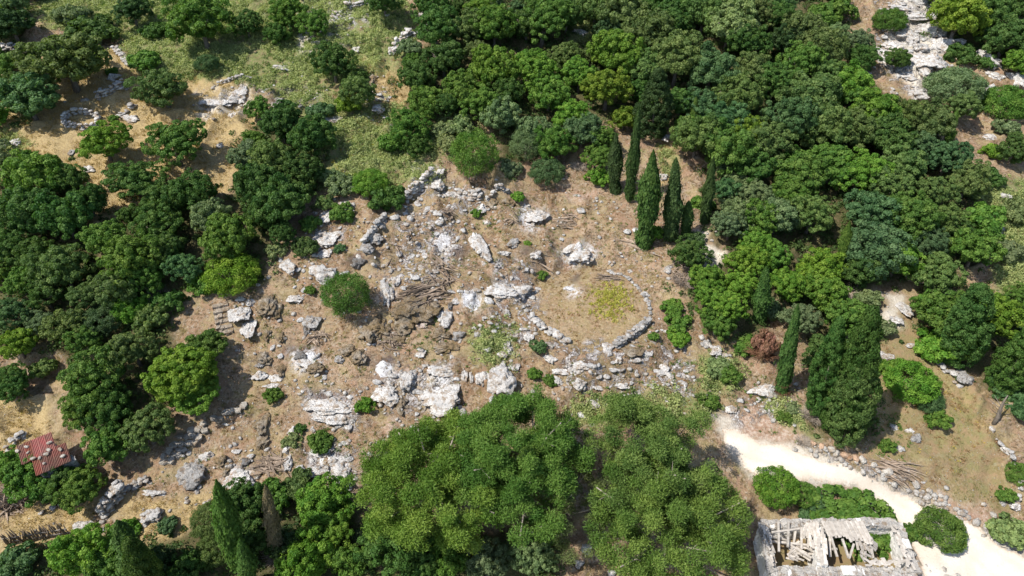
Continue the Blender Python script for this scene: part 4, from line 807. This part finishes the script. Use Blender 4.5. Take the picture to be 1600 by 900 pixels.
# ------------------------------------------------------------------ rock-cut steps and flagstone path
random.seed(44)
e = empty('stone_steps', at(346, 492)); tag(e, 'flight of five worn stone steps beside the white slab with the hole', 'steps')
for i, (xa, ya, xb, yb) in enumerate(((334, 484, 357, 478), (335, 491, 359, 486), (336, 499, 360, 494), (338, 507, 361, 502), (339, 515, 363, 511), (341, 523, 365, 519))):
    a, b_ = at(xa, ya, 0, smooth_height), at(xb, yb, 0, smooth_height); c = (a + b_) / 2; d = b_ - a
    m_ = MB(); zt = height(np.array([c.x]), np.array([c.y]))[0]
    nb = 4
    for q in range(nb): m_.box((d.x * ((q + .5) / nb - .5), d.y * ((q + .5) / nb - .5), random.uniform(-.04, .04)), (d.length / nb * 1.03, random.uniform(.42, .6), .42), math.atan2(d.y, d.x) + random.uniform(-.1, .1), .06)
    obj('step', m_.mesh('step', M['rubble']), e, (c.x - e.location.x, c.y - e.location.y, zt + .0 - e.location.z), None, None, (.74, .66, .57))
FLAG = P('252,716 262,698 275,682 300,668 326,655 360,640 380,628 384,634 350,655 328,664 305,690 290,702 276,716 262,730')
e = empty('stone_path', at(290, 692)); tag(e, 'flagstone path of flat pale stones climbing along the tree shadow', 'path')
fm = []
for i in range(6):
    n = random.choice((5, 6, 7)); V = []; 
    for z in (-.5, .5):
        for k in range(n):
            a = 6.283 * k / n; r = random.Random(i * 31 + k).uniform(.42, .56); V.append((math.cos(a) * r * (1 if z < 0 else .93), math.sin(a) * r * (1 if z < 0 else .93), z))
    fm.append(mesh('flagstone', V, [tuple(range(n))[::-1], tuple(range(n, 2 * n))] + [(k, (k + 1) % n, n + (k + 1) % n, n + k) for k in range(n)], M['rubble']))
cnt = 0
a0, a1 = at(250, 735), at(386, 625)
for yy in np.arange(a0.y - 2, a1.y + 2, .56):
    for xx in np.arange(a0.x - 3, a1.x + 3, .66):
        x, y = xx + random.uniform(-.12, .12) + .3 * (int(yy / .56) % 2), yy + random.uniform(-.1, .1); z = float(smooth_height(np.array([x]), np.array([y]))[0])
        z = max(z, *(gz(x + u_, y + v_) for u_ in (-.25, 0, .25) for v_ in (-.25, 0, .25))); qx, qy, _ = project(np.float64(x), np.float64(y), np.float64(z))
        if pip(np.array(qx), np.array(qy), FLAG):
            c = random.uniform(.75, 1.05); cnt += 1
            obj('flagstone', random.choice(fm), e, (x - e.location.x, y - e.location.y, z - e.location.z + .0), (random.uniform(-.06, .06), random.uniform(-.06, .06) - .05, random.uniform(0, 6.28)), (.92, .78, .18), (c * .9, c * .87, c * .82))
print('flagstones', cnt)

# ------------------------------------------------------------------ tin-roofed shed
def corr_sheet(n=40, amp=.06):
    V = []; F = []
    for j in (0, 1):
        for i in range(n + 1):
            V.append((i / n - .5, j - .5, amp * math.sin(i / n * 2 * math.pi * 5)))
    b = len(V); V += [(x, y, z - .02) for x, y, z in V]
    for i in range(n):
        F.append((i, i + 1, n + 2 + i, n + 1 + i)); F.append((b + n + 1 + i, b + n + 2 + i, b + i + 1, b + i))
        F.append((b + i, b + i + 1, i + 1, i)); F.append((n + 1 + i, n + 2 + i, b + n + 2 + i, b + n + 1 + i))
    return mesh('roof_sheet', V, F, M['rust'], True)
gs = at(62, 712); zt = gs.z + 2.3
def at_z(px, py, z):
    d = ray(px, py); t = (z - CAM_H) / d[2]; return Vector((d[0] * t, d[1] * t, z))
A, B, C_ = at_z(20, 704, zt), at_z(73, 682, zt), at_z(118, 714, zt - .25)
ux = (B - A); vy = (C_ - B); Lx, Ly = ux.length, vy.length; ux.normalize(); vy.normalize()
e = empty('shed', (A + C_) / 2 - Vector((0, 0, 2.3))); tag(e, 'low stone shed under rusty red corrugated tin weighed down with stones', 'shed'); org = e.location.copy()
sheet = corr_sheet()
yaw = math.atan2(ux.y, ux.x)
for i in range(5):
    for j in range(2):
        c = A + ux * Lx * (i + .5) / 5 + vy * Ly * (j + .5) / 2 + Vector((0, 0, .03 * (i % 2) + .05 * (1 - j) + .02)); red = i in (2, 3) and j == 0
        col = (1.25, .95, 1.05) if red else random.choice(((.8, .75, .75), (.95, .7, .6), (.7, .62, .6)))
        if i == 4 and j == 0: col = (1.1, .9, .95)
        sh = obj('roof_sheet', sheet, e, c - org, (math.radians(random.uniform(3, 6)), 0, yaw + random.uniform(-.03, .03)), (Lx / 5 * 1.1, Ly / 2 * 1.15, 1), col)
        if red: sh['label'] = 'brighter red corrugated sheet'
for (s, t, w_, l_) in ((.5, 0, .45, Lx), (.5, 1, .45, Lx), (0, .5, Ly, .45), (1, .5, Ly, .45)):
    m_ = MB(); c = A + ux * Lx * (.08 + .84 * s) + vy * Ly * (.08 + .84 * t) - org; c.z = 0
    horiz = l_ == Lx
    for k in range(7):
        for q in range(int((l_ if horiz else w_) / .45) + 1):
            f = (q + .5) / (int((l_ if horiz else w_) / .45) + 1) - .5; dd = ux if horiz else vy
            cc = c + dd * f * (l_ if horiz else w_) * .98; m_.box((cc.x, cc.y, .3 * k - .1), (.44, .44, .3), yaw, .04)
    w = m_.build('wall', M['wallstone'], e); w['kind'] = 'stuff'
for i, (s, t, wl) in enumerate(((.06, .12, 'pale stone at the outer corner of the red tin roof'), (.22, .3, 'pale stone near the upper edge on the rusty end of the tin roof'), (.34, .12, 'long pale stone on the uphill edge of the tin roof'), (.16, .55, 'pale stone in the middle of the rusty end of the tin roof'), (.30, .62, 'flat stone beside the bright red sheet of the tin roof'), (.24, .84, 'pale stone at the downhill edge of the rusty tin'),
        (.52, .58, 'single white stone on the bright red sheet'), (.66, .50, 'two-toned stone lying across the bright red ridges'), (.86, .28, 'pale stone on the pinkish sheet near the trees'), (.90, .62, 'stone in the debris on the lower rusted sheets'), (.78, .86, 'stone at the broken downhill edge of the tin roof'))):
    c = A + ux * Lx * s + vy * Ly * t; k = random.uniform(.2, .32)
    tag(obj('roof_stone', random.choice(RR), None, c + Vector((0, 0, .16 + .1 * k)), (0, 0, random.uniform(0, 6)), (k, k * .7, k * .55), (1, .97, .92)), wl, 'stone', 'stones weighing down the tin roof')

# ------------------------------------------------------------------ ruined house
random.seed(61)
ZG = HOUSE[2]; HW = 2.7; ZT = ZG + HW
TL, TR, FL, FR = at_z(1193, 816, ZT), at_z(1402, 815, ZT), at_z(1208, 889, ZT), at_z(1432, 893, ZT)
e = empty('ruined_house', (HOUSE[0], HOUSE[1], ZG)); tag(e, 'roofless white stone house with broken rafters and rotten roof boards', 'ruined house'); O = e.location.copy()
print('house', TL, TR, FL, FR, 'dist', depth(TL))
def masonry(name, p, q, th, h, openings=(), lab=None, inward=None, irr=.25, bottom=-.6):
    """a rubble wall of many slightly uneven blocks from p to q"""
    p, q = Vector((p.x, p.y, 0)), Vector((q.x, q.y, 0)); d = q - p; L = d.length; d.normalize(); m_ = MB(); y = math.atan2(d.y, d.x); n = max(1, round(L / .42)); nz = round((h - bottom) / .3); sd = Vector((-d.y, d.x, 0))
    for k in range(nz):
        for i in range(n):
            for s in ((-.25, .25)):
                f = (i + .5 + .5 * (k % 2) * (1 if 0 < i < n - 1 else 0)) / n; z = bottom + (k + .5) * .3
                if any(a < f * L < b_ and lo < z < hi for a, b_, lo, hi in openings): continue
                if k == nz - 1 and random.random() < irr: continue
                if z > h - .9 * vnoise(np.array([f * L / 1.6 + p.x]), np.array([p.y]), 7)[0] + .12: continue
                c = p + d * f * L + sd * s * th * (1) - O; c.z = z
                m_.box(c, (L / n * 1.02, th * .52, .31), y, .035)
    w = m_.build(name, M['plaster'], e); w['kind'] = 'stuff'
    if lab: w['label'] = lab
    return w
masonry('back_wall' if False else 'wall', TL, TR, .7, HW); fr = FR - FL
masonry('wall', FL, FR, .75, HW, ((2.9, 3.9, .4, 1.9), (9.6, 10.9, .4, 1.9)))
masonry('wall', TL + (FL - TL) * .08, FL - (FL - TL) * .08, .7, HW); masonry('wall', TR + (FR - TR) * .08, FR - (FR - TR) * .08, .7, HW)
PT, PB = at_z(1276, 822, ZT), at_z(1284, 884, ZT)
masonry('partition_wall', PT, PB, .75, HW + .25)
for a, b_ in ((2.9, 3.9), (9.6, 10.9)):
    d = fr.normalized(); c0 = FL + d * (a - .15); c1 = FL + d * (b_ + .15); m_ = MB(); m_.bar(c0 - O + Vector((0, 0, -.75)), c1 - O + Vector((0, 0, -.75)), .7, .16); m_.build('lintel', M['timber'], e)
# plaster-white cap stones along the wall tops
capm = MB()
for a, b_ in ((TL, TR), (FL, FR), (TL, FL), (TR, FR)):
    d = b_ - a; n = int(d.length / .33)
    for i in range(n):
        for s in (-.2, .2):
            c = a + d * (i + .5) / n - O; sd = Vector((-d.y, d.x, 0)).normalized(); c = c + sd * s; c.z = HW + random.uniform(-.1, .04) - .55 * vnoise(np.array([(i / n) * d.length / 1.6 + a.x]), np.array([a.y]), 7)[0]; capm.box(c, (.46, .44, .22), math.atan2(d.y, d.x) + random.uniform(-.25, .25), .07)
w = capm.build('cap_stones', M['rubble'], e); w['kind'] = 'stuff'
fl = MB(); n = 18
V = []; F = []
for j in range(n + 1):
    for i in range(n + 1):
        a = TL.lerp(TR, i / n); b_ = FL.lerp(FR, i / n); c = a.lerp(b_, j / n); V.append((c.x - O.x, c.y - O.y, .12 + .35 * vnoise(np.array([c.x]), np.array([c.y]), 3)[0] + .35 * (1 - j / n)))
for j in range(n):
    for i in range(n): k = j * (n + 1) + i; F.append((k, k + n + 1, k + n + 2, k + 1))
obj('floor', mesh('floor', V, F, m_plain('weedy_floor', (.27, .17, .10), (.20, .18, .075), 1.1), True), e)
def beam(name, xa, ya, za, xb, yb, zb, w, t, c=1.0):
    a, b_ = at_z(xa, ya, ZT + za), at_z(xb, yb, ZT + zb); m_ = MB(); mid = (a + b_) / 2 + Vector((0, 0, -random.uniform(0, .1))); m_.bar(a - mid, b_ - mid, w, t); col = c * random.uniform(.8, 1.15)
    o = obj(name, m_.mesh(name, M['timber']), e, mid - O, None, None, (col, col * .985, col * .96)); return o
for xa, ya, za, xb, yb, zb in ((1216, 816, .1, 1217, 862, -.2), (1232, 816, .1, 1231, 855, -.1), (1252, 824, .1, 1252, 858, -.4), (1206, 832, .1, 1252, 826, 0), (1206, 846, -.6, 1262, 852, -.3), (1232, 850, -.5, 1268, 872, -.1), (1205, 838, -.3, 1235, 846, -.9),
        (1298, 838, .0, 1308, 870, -.6), (1316, 842, .0, 1326, 872, -.3), (1334, 850, -.2, 1327, 872, -.1), (1296, 836, 0, 1297, 870, -.8), (1292, 858, -.7, 1308, 858, -.6), (1243, 826, 0, 1240, 850, -.9), (1264, 836, 0, 1262, 856, -.3)):
    beam('rafter', xa, ya, za, xb, yb, zb, .17, .15, .95)
for i in range(26):                                                # boards still lying from the back wall down over the middle bay
    f = i / 25; x0 = 1284 + 62 * f; l = random.uniform(.75, 1.05)
    beam('roof_board', x0, 815 + random.uniform(-1.5, 1.5), .22, x0 + 14 * l + 4 * f, 815 + (27 + 8 * f) * l, .02, random.uniform(.14, .28), .045)
for i in range(14):
    x0 = 1262 + random.uniform(-4, 18); beam('roof_board', x0, 816 + random.uniform(-1, 3), .25, x0 - 8 + random.uniform(-2, 3), 836 + random.uniform(-4, 8), .0, .22, .045)
for i in range(26):
    x0 = random.uniform(1338, 1364); y0 = random.uniform(838, 868); a = random.gauss(.9, .35); L = random.uniform(8, 18)
    beam('roof_board', x0, y0, -.1, x0 + L * math.cos(a), min(y0 + L * math.sin(a), 878), -.35 - random.random() * .3, .22, .045)
for i in range(24):
    x0 = random.uniform(1226, 1262); y0 = random.uniform(850, 872); a = random.choice((-.5, .6, .3)) + random.gauss(0, .3); L = random.uniform(10, 22)
    beam('roof_board', x0, y0, -.3 - random.random() * .5, x0 + L * math.cos(a), min(y0 + L * math.sin(a), 876), -.3 - random.random() * .5, .18, .04)
for i in range(18):
    f = random.random(); x0 = 1190 + 13 * f + random.uniform(-1, 9); y0 = 818 + 58 * f; beam('roof_board', x0, y0, .22, x0 + random.uniform(0, 8), y0 + random.uniform(7, 15), .16, .18, .045)
for i in range(20):
    x0 = random.uniform(1264, 1290); y0 = random.uniform(820, 862); L = random.uniform(12, 26); beam('roof_board', x0, y0, .42 + .1 * random.random(), x0 + L * random.uniform(.02, .3), y0 + L, .36, .22, .045, 1.15)
for i in range(20):
    x0 = 1345 + random.uniform(0, 60); beam('roof_board', x0, 871 + random.uniform(0, 14), .18, x0 + random.uniform(5, 14), 872 + random.uniform(2, 14), .16, .2, .045)
for i in range(22):
    f = i / 22; x0 = 1394 + 28 * f + random.uniform(-4, 5); y0 = 820 + 62 * f; beam('roof_board', x0, y0, .2, x0 + random.uniform(2, 7), y0 + random.uniform(6, 12), .18, .2, .045)

# ------------------------------------------------------------------ stick fence at the lower left
random.seed(71)
e = empty('stick_fence', at(85, 850)); tag(e, 'rough fence of upright grey sticks above the dark lower bushes', 'fence')
for i in range(42):
    f = i / 41; p = at(12 + 96 * f, 852 - 16 * f + random.uniform(-1.5, 1.5)); c = random.uniform(.8, 1.5)
    obj('stick', random.choice(STICK), e, p - e.location + Vector((0, 0, .6)), (0, math.radians(90 + random.gauss(0, 9)), random.uniform(-.3, .3)), (random.uniform(1.1, 1.8), .09, .09), (c, c * .95, c * .9))
for za in (.45, 1.0):
    for i in range(4):
        a, b_ = at(10 + 25 * i, 852 - 4 * i), at(36 + 25 * i, 848 - 4 * i); m_ = MB(); m_.tube([a - e.location + Vector((0, 0, za)), b_ - e.location + Vector((0, 0, za))], [.035, .03], 5); m_.build('rail', M['deadwood'], e)

# ------------------------------------------------------------------ what nobody could count: rubble, tufts, herbs, litter
rng = np.random.default_rng(99)
def scatter(polys, dens, seed, jit=10, xr=(-92, 92), yr=(28, 125), falloff=None):
    r = np.random.default_rng(seed); n = int((xr[1] - xr[0]) * (yr[1] - yr[0]) * dens); x = r.uniform(*xr, n); y = r.uniform(*yr, n); z = height(x, y); qx, qy, _ = project(x, y, z)
    k = (qx > -40) & (qx < 1640) & (qy > -40) & (qy < 940); x, y, z, qx, qy = x[k], y[k], z[k], qx[k], qy[k]
    jx = qx + r.normal(0, jit, len(qx)); jy = qy + r.normal(0, jit * .8, len(qx)); m = zone_mask(jx, jy, polys)
    d = np.hypot(x - FLOOR[0], y - FLOOR[1]) ; return x[m], y[m], z[m], d[m]
def tufts(name, x, y, z, R, per, leaf, col, lab, aspect=.3, upright=0., cz=.5, tintm=.5, hgt=1.0):
    n = len(x); k = np.repeat(np.arange(n), per); d = unit(rng.normal(size=(len(k), 3)) + np.array([0, 0, .5])); d[:, 2] = np.abs(d[:, 2])
    C = np.stack([x, y, z], 1)[k] + d * (R[k] * (.4 + .6 * rng.random(len(k))))[:, None] * np.array([1, 1, hgt]); N = d + rng.normal(size=d.shape) * .55
    al = None
    if upright: al = d * (1 - upright) + np.array([0, 0, upright]) + .25 * rng.normal(size=d.shape); N = np.cross(al, rng.normal(size=d.shape)); N *= np.sign(N[:, 2:3] + .001)
    br = np.clip(tintm + .2 * rng.normal(size=n), 0, 1); V, F, t = leaf_arrays(C, N, leaf * rng.uniform(.6, 1.3, len(k)), aspect, np.clip(br[k] + .14 * rng.normal(size=len(k)), 0, 1), al)
    o = obj(name, mesh(name, V, F, M['leaf'], False, dict(tint=t)), color=col); tag(o, lab, None, None, 'stuff'); return o
def clumpy(x, y, s, thr, seed): return vnoise(x / s, y / s, seed) > thr
notroad = lambda x, y: seg_dist(x, y, ROADLINE) > 3.2
# rubble
def rubble(name, x, y, z, smin, smax, mat, lab, power=2.2):
    Vb, Fb = I0; n = len(x); s = smin + (smax - smin) * rng.random(n) ** power; V = np.zeros((n, len(Vb), 3)); a = rng.random(n) * 6.28
    base = Vb[None] * (1 + .35 * (rng.random((n, len(Vb), 1)) - .5)) * np.stack([np.ones(n), rng.uniform(.55, .95, n), rng.uniform(.35, .75, n)], 1)[:, None]
    V[..., 0] = (base[..., 0] * np.cos(a)[:, None] - base[..., 1] * np.sin(a)[:, None]); V[..., 1] = (base[..., 0] * np.sin(a)[:, None] + base[..., 1] * np.cos(a)[:, None]); V[..., 2] = base[..., 2]
    V = V * s[:, None, None] + np.stack([x, y, z + .15 * s], 1)[:, None]; F = (Fb[None] + (np.arange(n) * len(Vb))[:, None, None]).reshape(-1, 3)
    o = obj(name, mesh(name, V.reshape(-1, 3), F, M[mat])); tag(o, lab, None, None, 'stuff'); return o
x, y, z, d = scatter(CLEARING, 1.5, 1); k = (d > FLOOR_R * .9) & clumpy(x, y, 2.5, .45, 41); x2, y2, z2_, _ = scatter(SPECK, 2.6, 2, 16); x3, y3, z3, _ = scatter(PALE[1:] + [P('0,830 110,815 110,840 20,850')], 1.5, 3)
x, y, z = np.r_[x[k], x2, x3], np.r_[y[k], y2, y3], np.r_[z[k], z2_, z3]; k = notroad(x, y) & (np.hypot(x - FLOOR[0], y - FLOOR[1]) > FLOOR_R * .95); rubble('limestone_rubble', x[k], y[k], z[k], .05, .34, 'rubble', 'small white limestone rubble strewn over the clearing')
x, y, z, d = scatter([P('1255,688 1300,702 1350,726 1420,752 1420,764 1345,742 1285,716 1250,700'), P('1420,752 1500,790 1600,850 1600,866 1520,822 1420,772'), P('1430,850 1460,900 1440,900 1415,850')], 9, 4, 5); rubble('roadside_rubble', x, y, z, .07, .42, 'rubble', 'pale rubble pushed up along the edge of the track', 1.8)
def debris(name, x, y, z, smin, smax, mat, lab):
    Vb, Fb = I1; n = len(x); s = smin + (smax - smin) * rng.random(n) ** 1.8; out = []
    for i in range(n):
        V = Vb.copy()
        for _ in range(6):
            nn = unit(rng.normal(size=3)); k = np.maximum(V @ nn - rng.uniform(.4, .8), 0); V = V - k[:, None] * nn * .95
        V = V * (1 + .22 * (rng.random((len(V), 1)) - .5)) * np.array([1, rng.uniform(.45, .9), rng.uniform(.18, .42)]); a = rng.random() * 6.28; c_, s_ = math.cos(a), math.sin(a)
        out.append(np.stack([V[:, 0] * c_ - V[:, 1] * s_, V[:, 0] * s_ + V[:, 1] * c_, V[:, 2]], 1) * s[i] + np.array([x[i], y[i], z[i] + .02]))
    F = (Fb[None] + (np.arange(n) * len(Vb))[:, None, None]).reshape(-1, 3); o = obj(name, mesh(name, np.concatenate(out), F, M[mat])); tag(o, lab, None, None, 'stuff'); return o
x, y, z, d = scatter(SPECK, .55, 41, 16); x2, y2, z2_, d2 = scatter(CLEARING, .10, 42, 10); x, y, z, d = np.r_[x, x2], np.r_[y, y2], np.r_[z, z2_], np.r_[d, d2]; k = (d > FLOOR_R) & notroad(x, y); debris('broken_ledges', x[k], y[k], z[k], .22, .75, 'rock', 'small broken limestone ledges showing through the soil')
# big stones pushed to the side of the track: things one can count
for i, (px, py, w, h, c) in enumerate(((1270, 694, 9, 8, 'o'), (1283, 698, 10, 8, 'o'), (1298, 703, 12, 9, 'w'), (1306, 710, 9, 8, 'w'), (1318, 712, 12, 10, 'o'), (1327, 716, 9, 8, 'o'), (1337, 718, 14, 9, 'o'), (1347, 720, 14, 10, 'w'), (1386, 738, 16, 12, 'w'), (1404, 748, 10, 8, 'w'), (1430, 758, 14, 10, 'w'), (1452, 768, 11, 8, 'w'), (1537, 789, 9, 7, 'w'), (1552, 806, 12, 9, 'w'), (1575, 832, 10, 9, 'w'), (1590, 842, 12, 10, 'w'), (1365, 728, 9, 8, 'w'), (1470, 776, 8, 7, 'w'))):
    p = at(px, py); s = depth(p) / FOCAL; lb = label(('pale orange' if c == 'o' else 'white') + ' quarried stone on the track edge', px, py); USED[lb] = 1
    tag(obj('track_stone', random.choice(RR), None, (p.x, p.y, p.z + .1), (random.uniform(-.3, .3), random.uniform(-.3, .3), random.uniform(0, 6)), (.6 * w * s, .55 * h * s / .8, .5 * h * s), (1.1, .8, .6) if c == 'o' else (1.12, 1.1, 1.06)), lb, 'stone', 'stones along the track edge')
# grasses and herbs
x, y, z, _ = scatter(DRY, 9, 5); k = clumpy(x, y, 1.5, .36, 51); x, y, z = x[k], y[k], z[k]; tufts('dry_grass', x, y, z, rng.uniform(.15, .4, len(x)), 7, .17, (.36, .265, .12), 'tall dry straw-coloured grass on the old terraces', .13, .75, hgt=1.1)
x, y, z, _ = scatter(HERB, 7.5, 6); k = clumpy(x, y, 2.2, .30, 52) & notroad(x, y); x, y, z = x[k], y[k], z[k]; tufts('pale_herbs', x, y, z, rng.uniform(.28, .75, len(x)), 34, .115, (.275, .325, .125), 'pale yellow-green herb mounds covering the open slopes', .42, 0, hgt=.9)
x, y, z, _ = scatter(HERB, 2.0, 7); k = clumpy(x, y, 3, .5, 53) & notroad(x, y); x, y, z = x[k], y[k], z[k]; tufts('green_herbs', x, y, z, rng.uniform(.25, .6, len(x)), 34, .12, (.13, .19, .06), 'greener herb clumps among the pale mounds', .4, .2)
x, y, z, _ = scatter(FOREST, 1.15, 8, 16); x, y, z = x, y, z; tufts('undergrowth', x, y, z, rng.uniform(.3, .95, len(x)), 36, .15, (.062, .105, .028), 'dark leafy undergrowth between the trees', .55, 0, hgt=.9)
x, y, z, d = scatter(CLEARING, 1.3, 9); k = clumpy(x, y, 2.0, .56, 54) & (d > FLOOR_R); x, y, z = x[k], y[k], z[k]; tufts('low_weeds', x, y, z, rng.uniform(.12, .36, len(x)), 14, .10, (.15, .19, .06), 'low green weeds between the rocks', .3, .4, hgt=.7)
x, y, z, d = scatter(CLEARING + FIELD, 3.0, 10); k = clumpy(x, y, 1.6, .5, 55) & notroad(x, y); x, y, z = x[k], y[k], z[k]; tufts('dead_weeds', x, y, z, rng.uniform(.10, .30, len(x)), 9, .11, (.27, .165, .075), 'brown dead weeds and litter on the bare soil', .2, .35, hgt=.6)
x, y, z, _ = scatter(FIELD, 6, 11); k = clumpy(x, y, 2.5, .4, 56) & notroad(x, y); x, y, z = x[k], y[k], z[k]; tufts('field_grass', x, y, z, rng.uniform(.1, .26, len(x)), 8, .11, (.235, .225, .085), 'thin olive-brown grass of the field', .14, .7)
x, y, z, _ = scatter([P('928,452 950,446 976,450 980,492 962,500 930,492')], 14, 12, 7); x, y, z = x, y, z; tufts('yellow_herbs', x, y, z, rng.uniform(.16, .36, len(x)), 18, .12, (.46, .455, .11), 'bright yellow flowering herbs in the middle of the threshing floor', .3, .6)
x, y, z, _ = scatter([P('835,490 925,470 925,500 850,505'), P('900,450 985,440 1000,490 960,510 900,500')], 2.2, 13, 8); tufts('yellow_weeds', x, y, z, rng.uniform(.1, .24, len(x)), 10, .10, (.34, .32, .07), 'thin yellowish weeds on the threshing floor', .22, .6)
x, y, z, _ = scatter([P('1400,640 1480,600 1560,700 1580,770 1500,770 1400,720')], .35, 14); x2, y2, z2_, _ = scatter([P('540,205 580,200 580,240 540,240'), P('1008,418 1018,418 1018,440 1008,440'), P('500,225 530,225 530,275 500,265'), P('20,620 50,620 50,660 20,660')], 3, 15); x, y, z = np.r_[x, x2], np.r_[y, y2], np.r_[z, z2_]
tufts('yellow_flowers', x, y, z, rng.uniform(.12, .26, len(x)), 9, .09, (.55, .46, .05), 'scattered yellow flower stalks in the grass', .25, .7)
x, y, z, d = scatter([P('660,510 700,500 690,560 640,560'), P('740,500 800,500 800,580 740,570'), P('1040,560 1130,540 1150,600 1060,640'), P('900,610 1120,600 1120,650 880,660'), P('750,320 800,330 790,360 740,350'), P('1180,640 1262,650 1280,690 1200,672'), P('480,670 560,670 560,710 490,705'), P('1150,570 1260,590 1260,640 1150,640'), P('1370,600 1420,600 1420,720 1370,720')], 2.2, 16); tufts('fresh_weeds', x, y, z, rng.uniform(.12, .36, len(x)), 18, .11, (.13, .21, .05), 'fresh green weeds in damp hollows and on the red bank', .32, .4)
print('objects', len(bpy.data.objects), 'trees', len(TREES), 'filled', nfill, 'tris', sum(sum(len(p.vertices) - 2 for p in m.polygons) if len(m.polygons) < 3000 else len(m.polygons) * (len(m.polygons[0].vertices) - 2) for m in bpy.data.meshes))
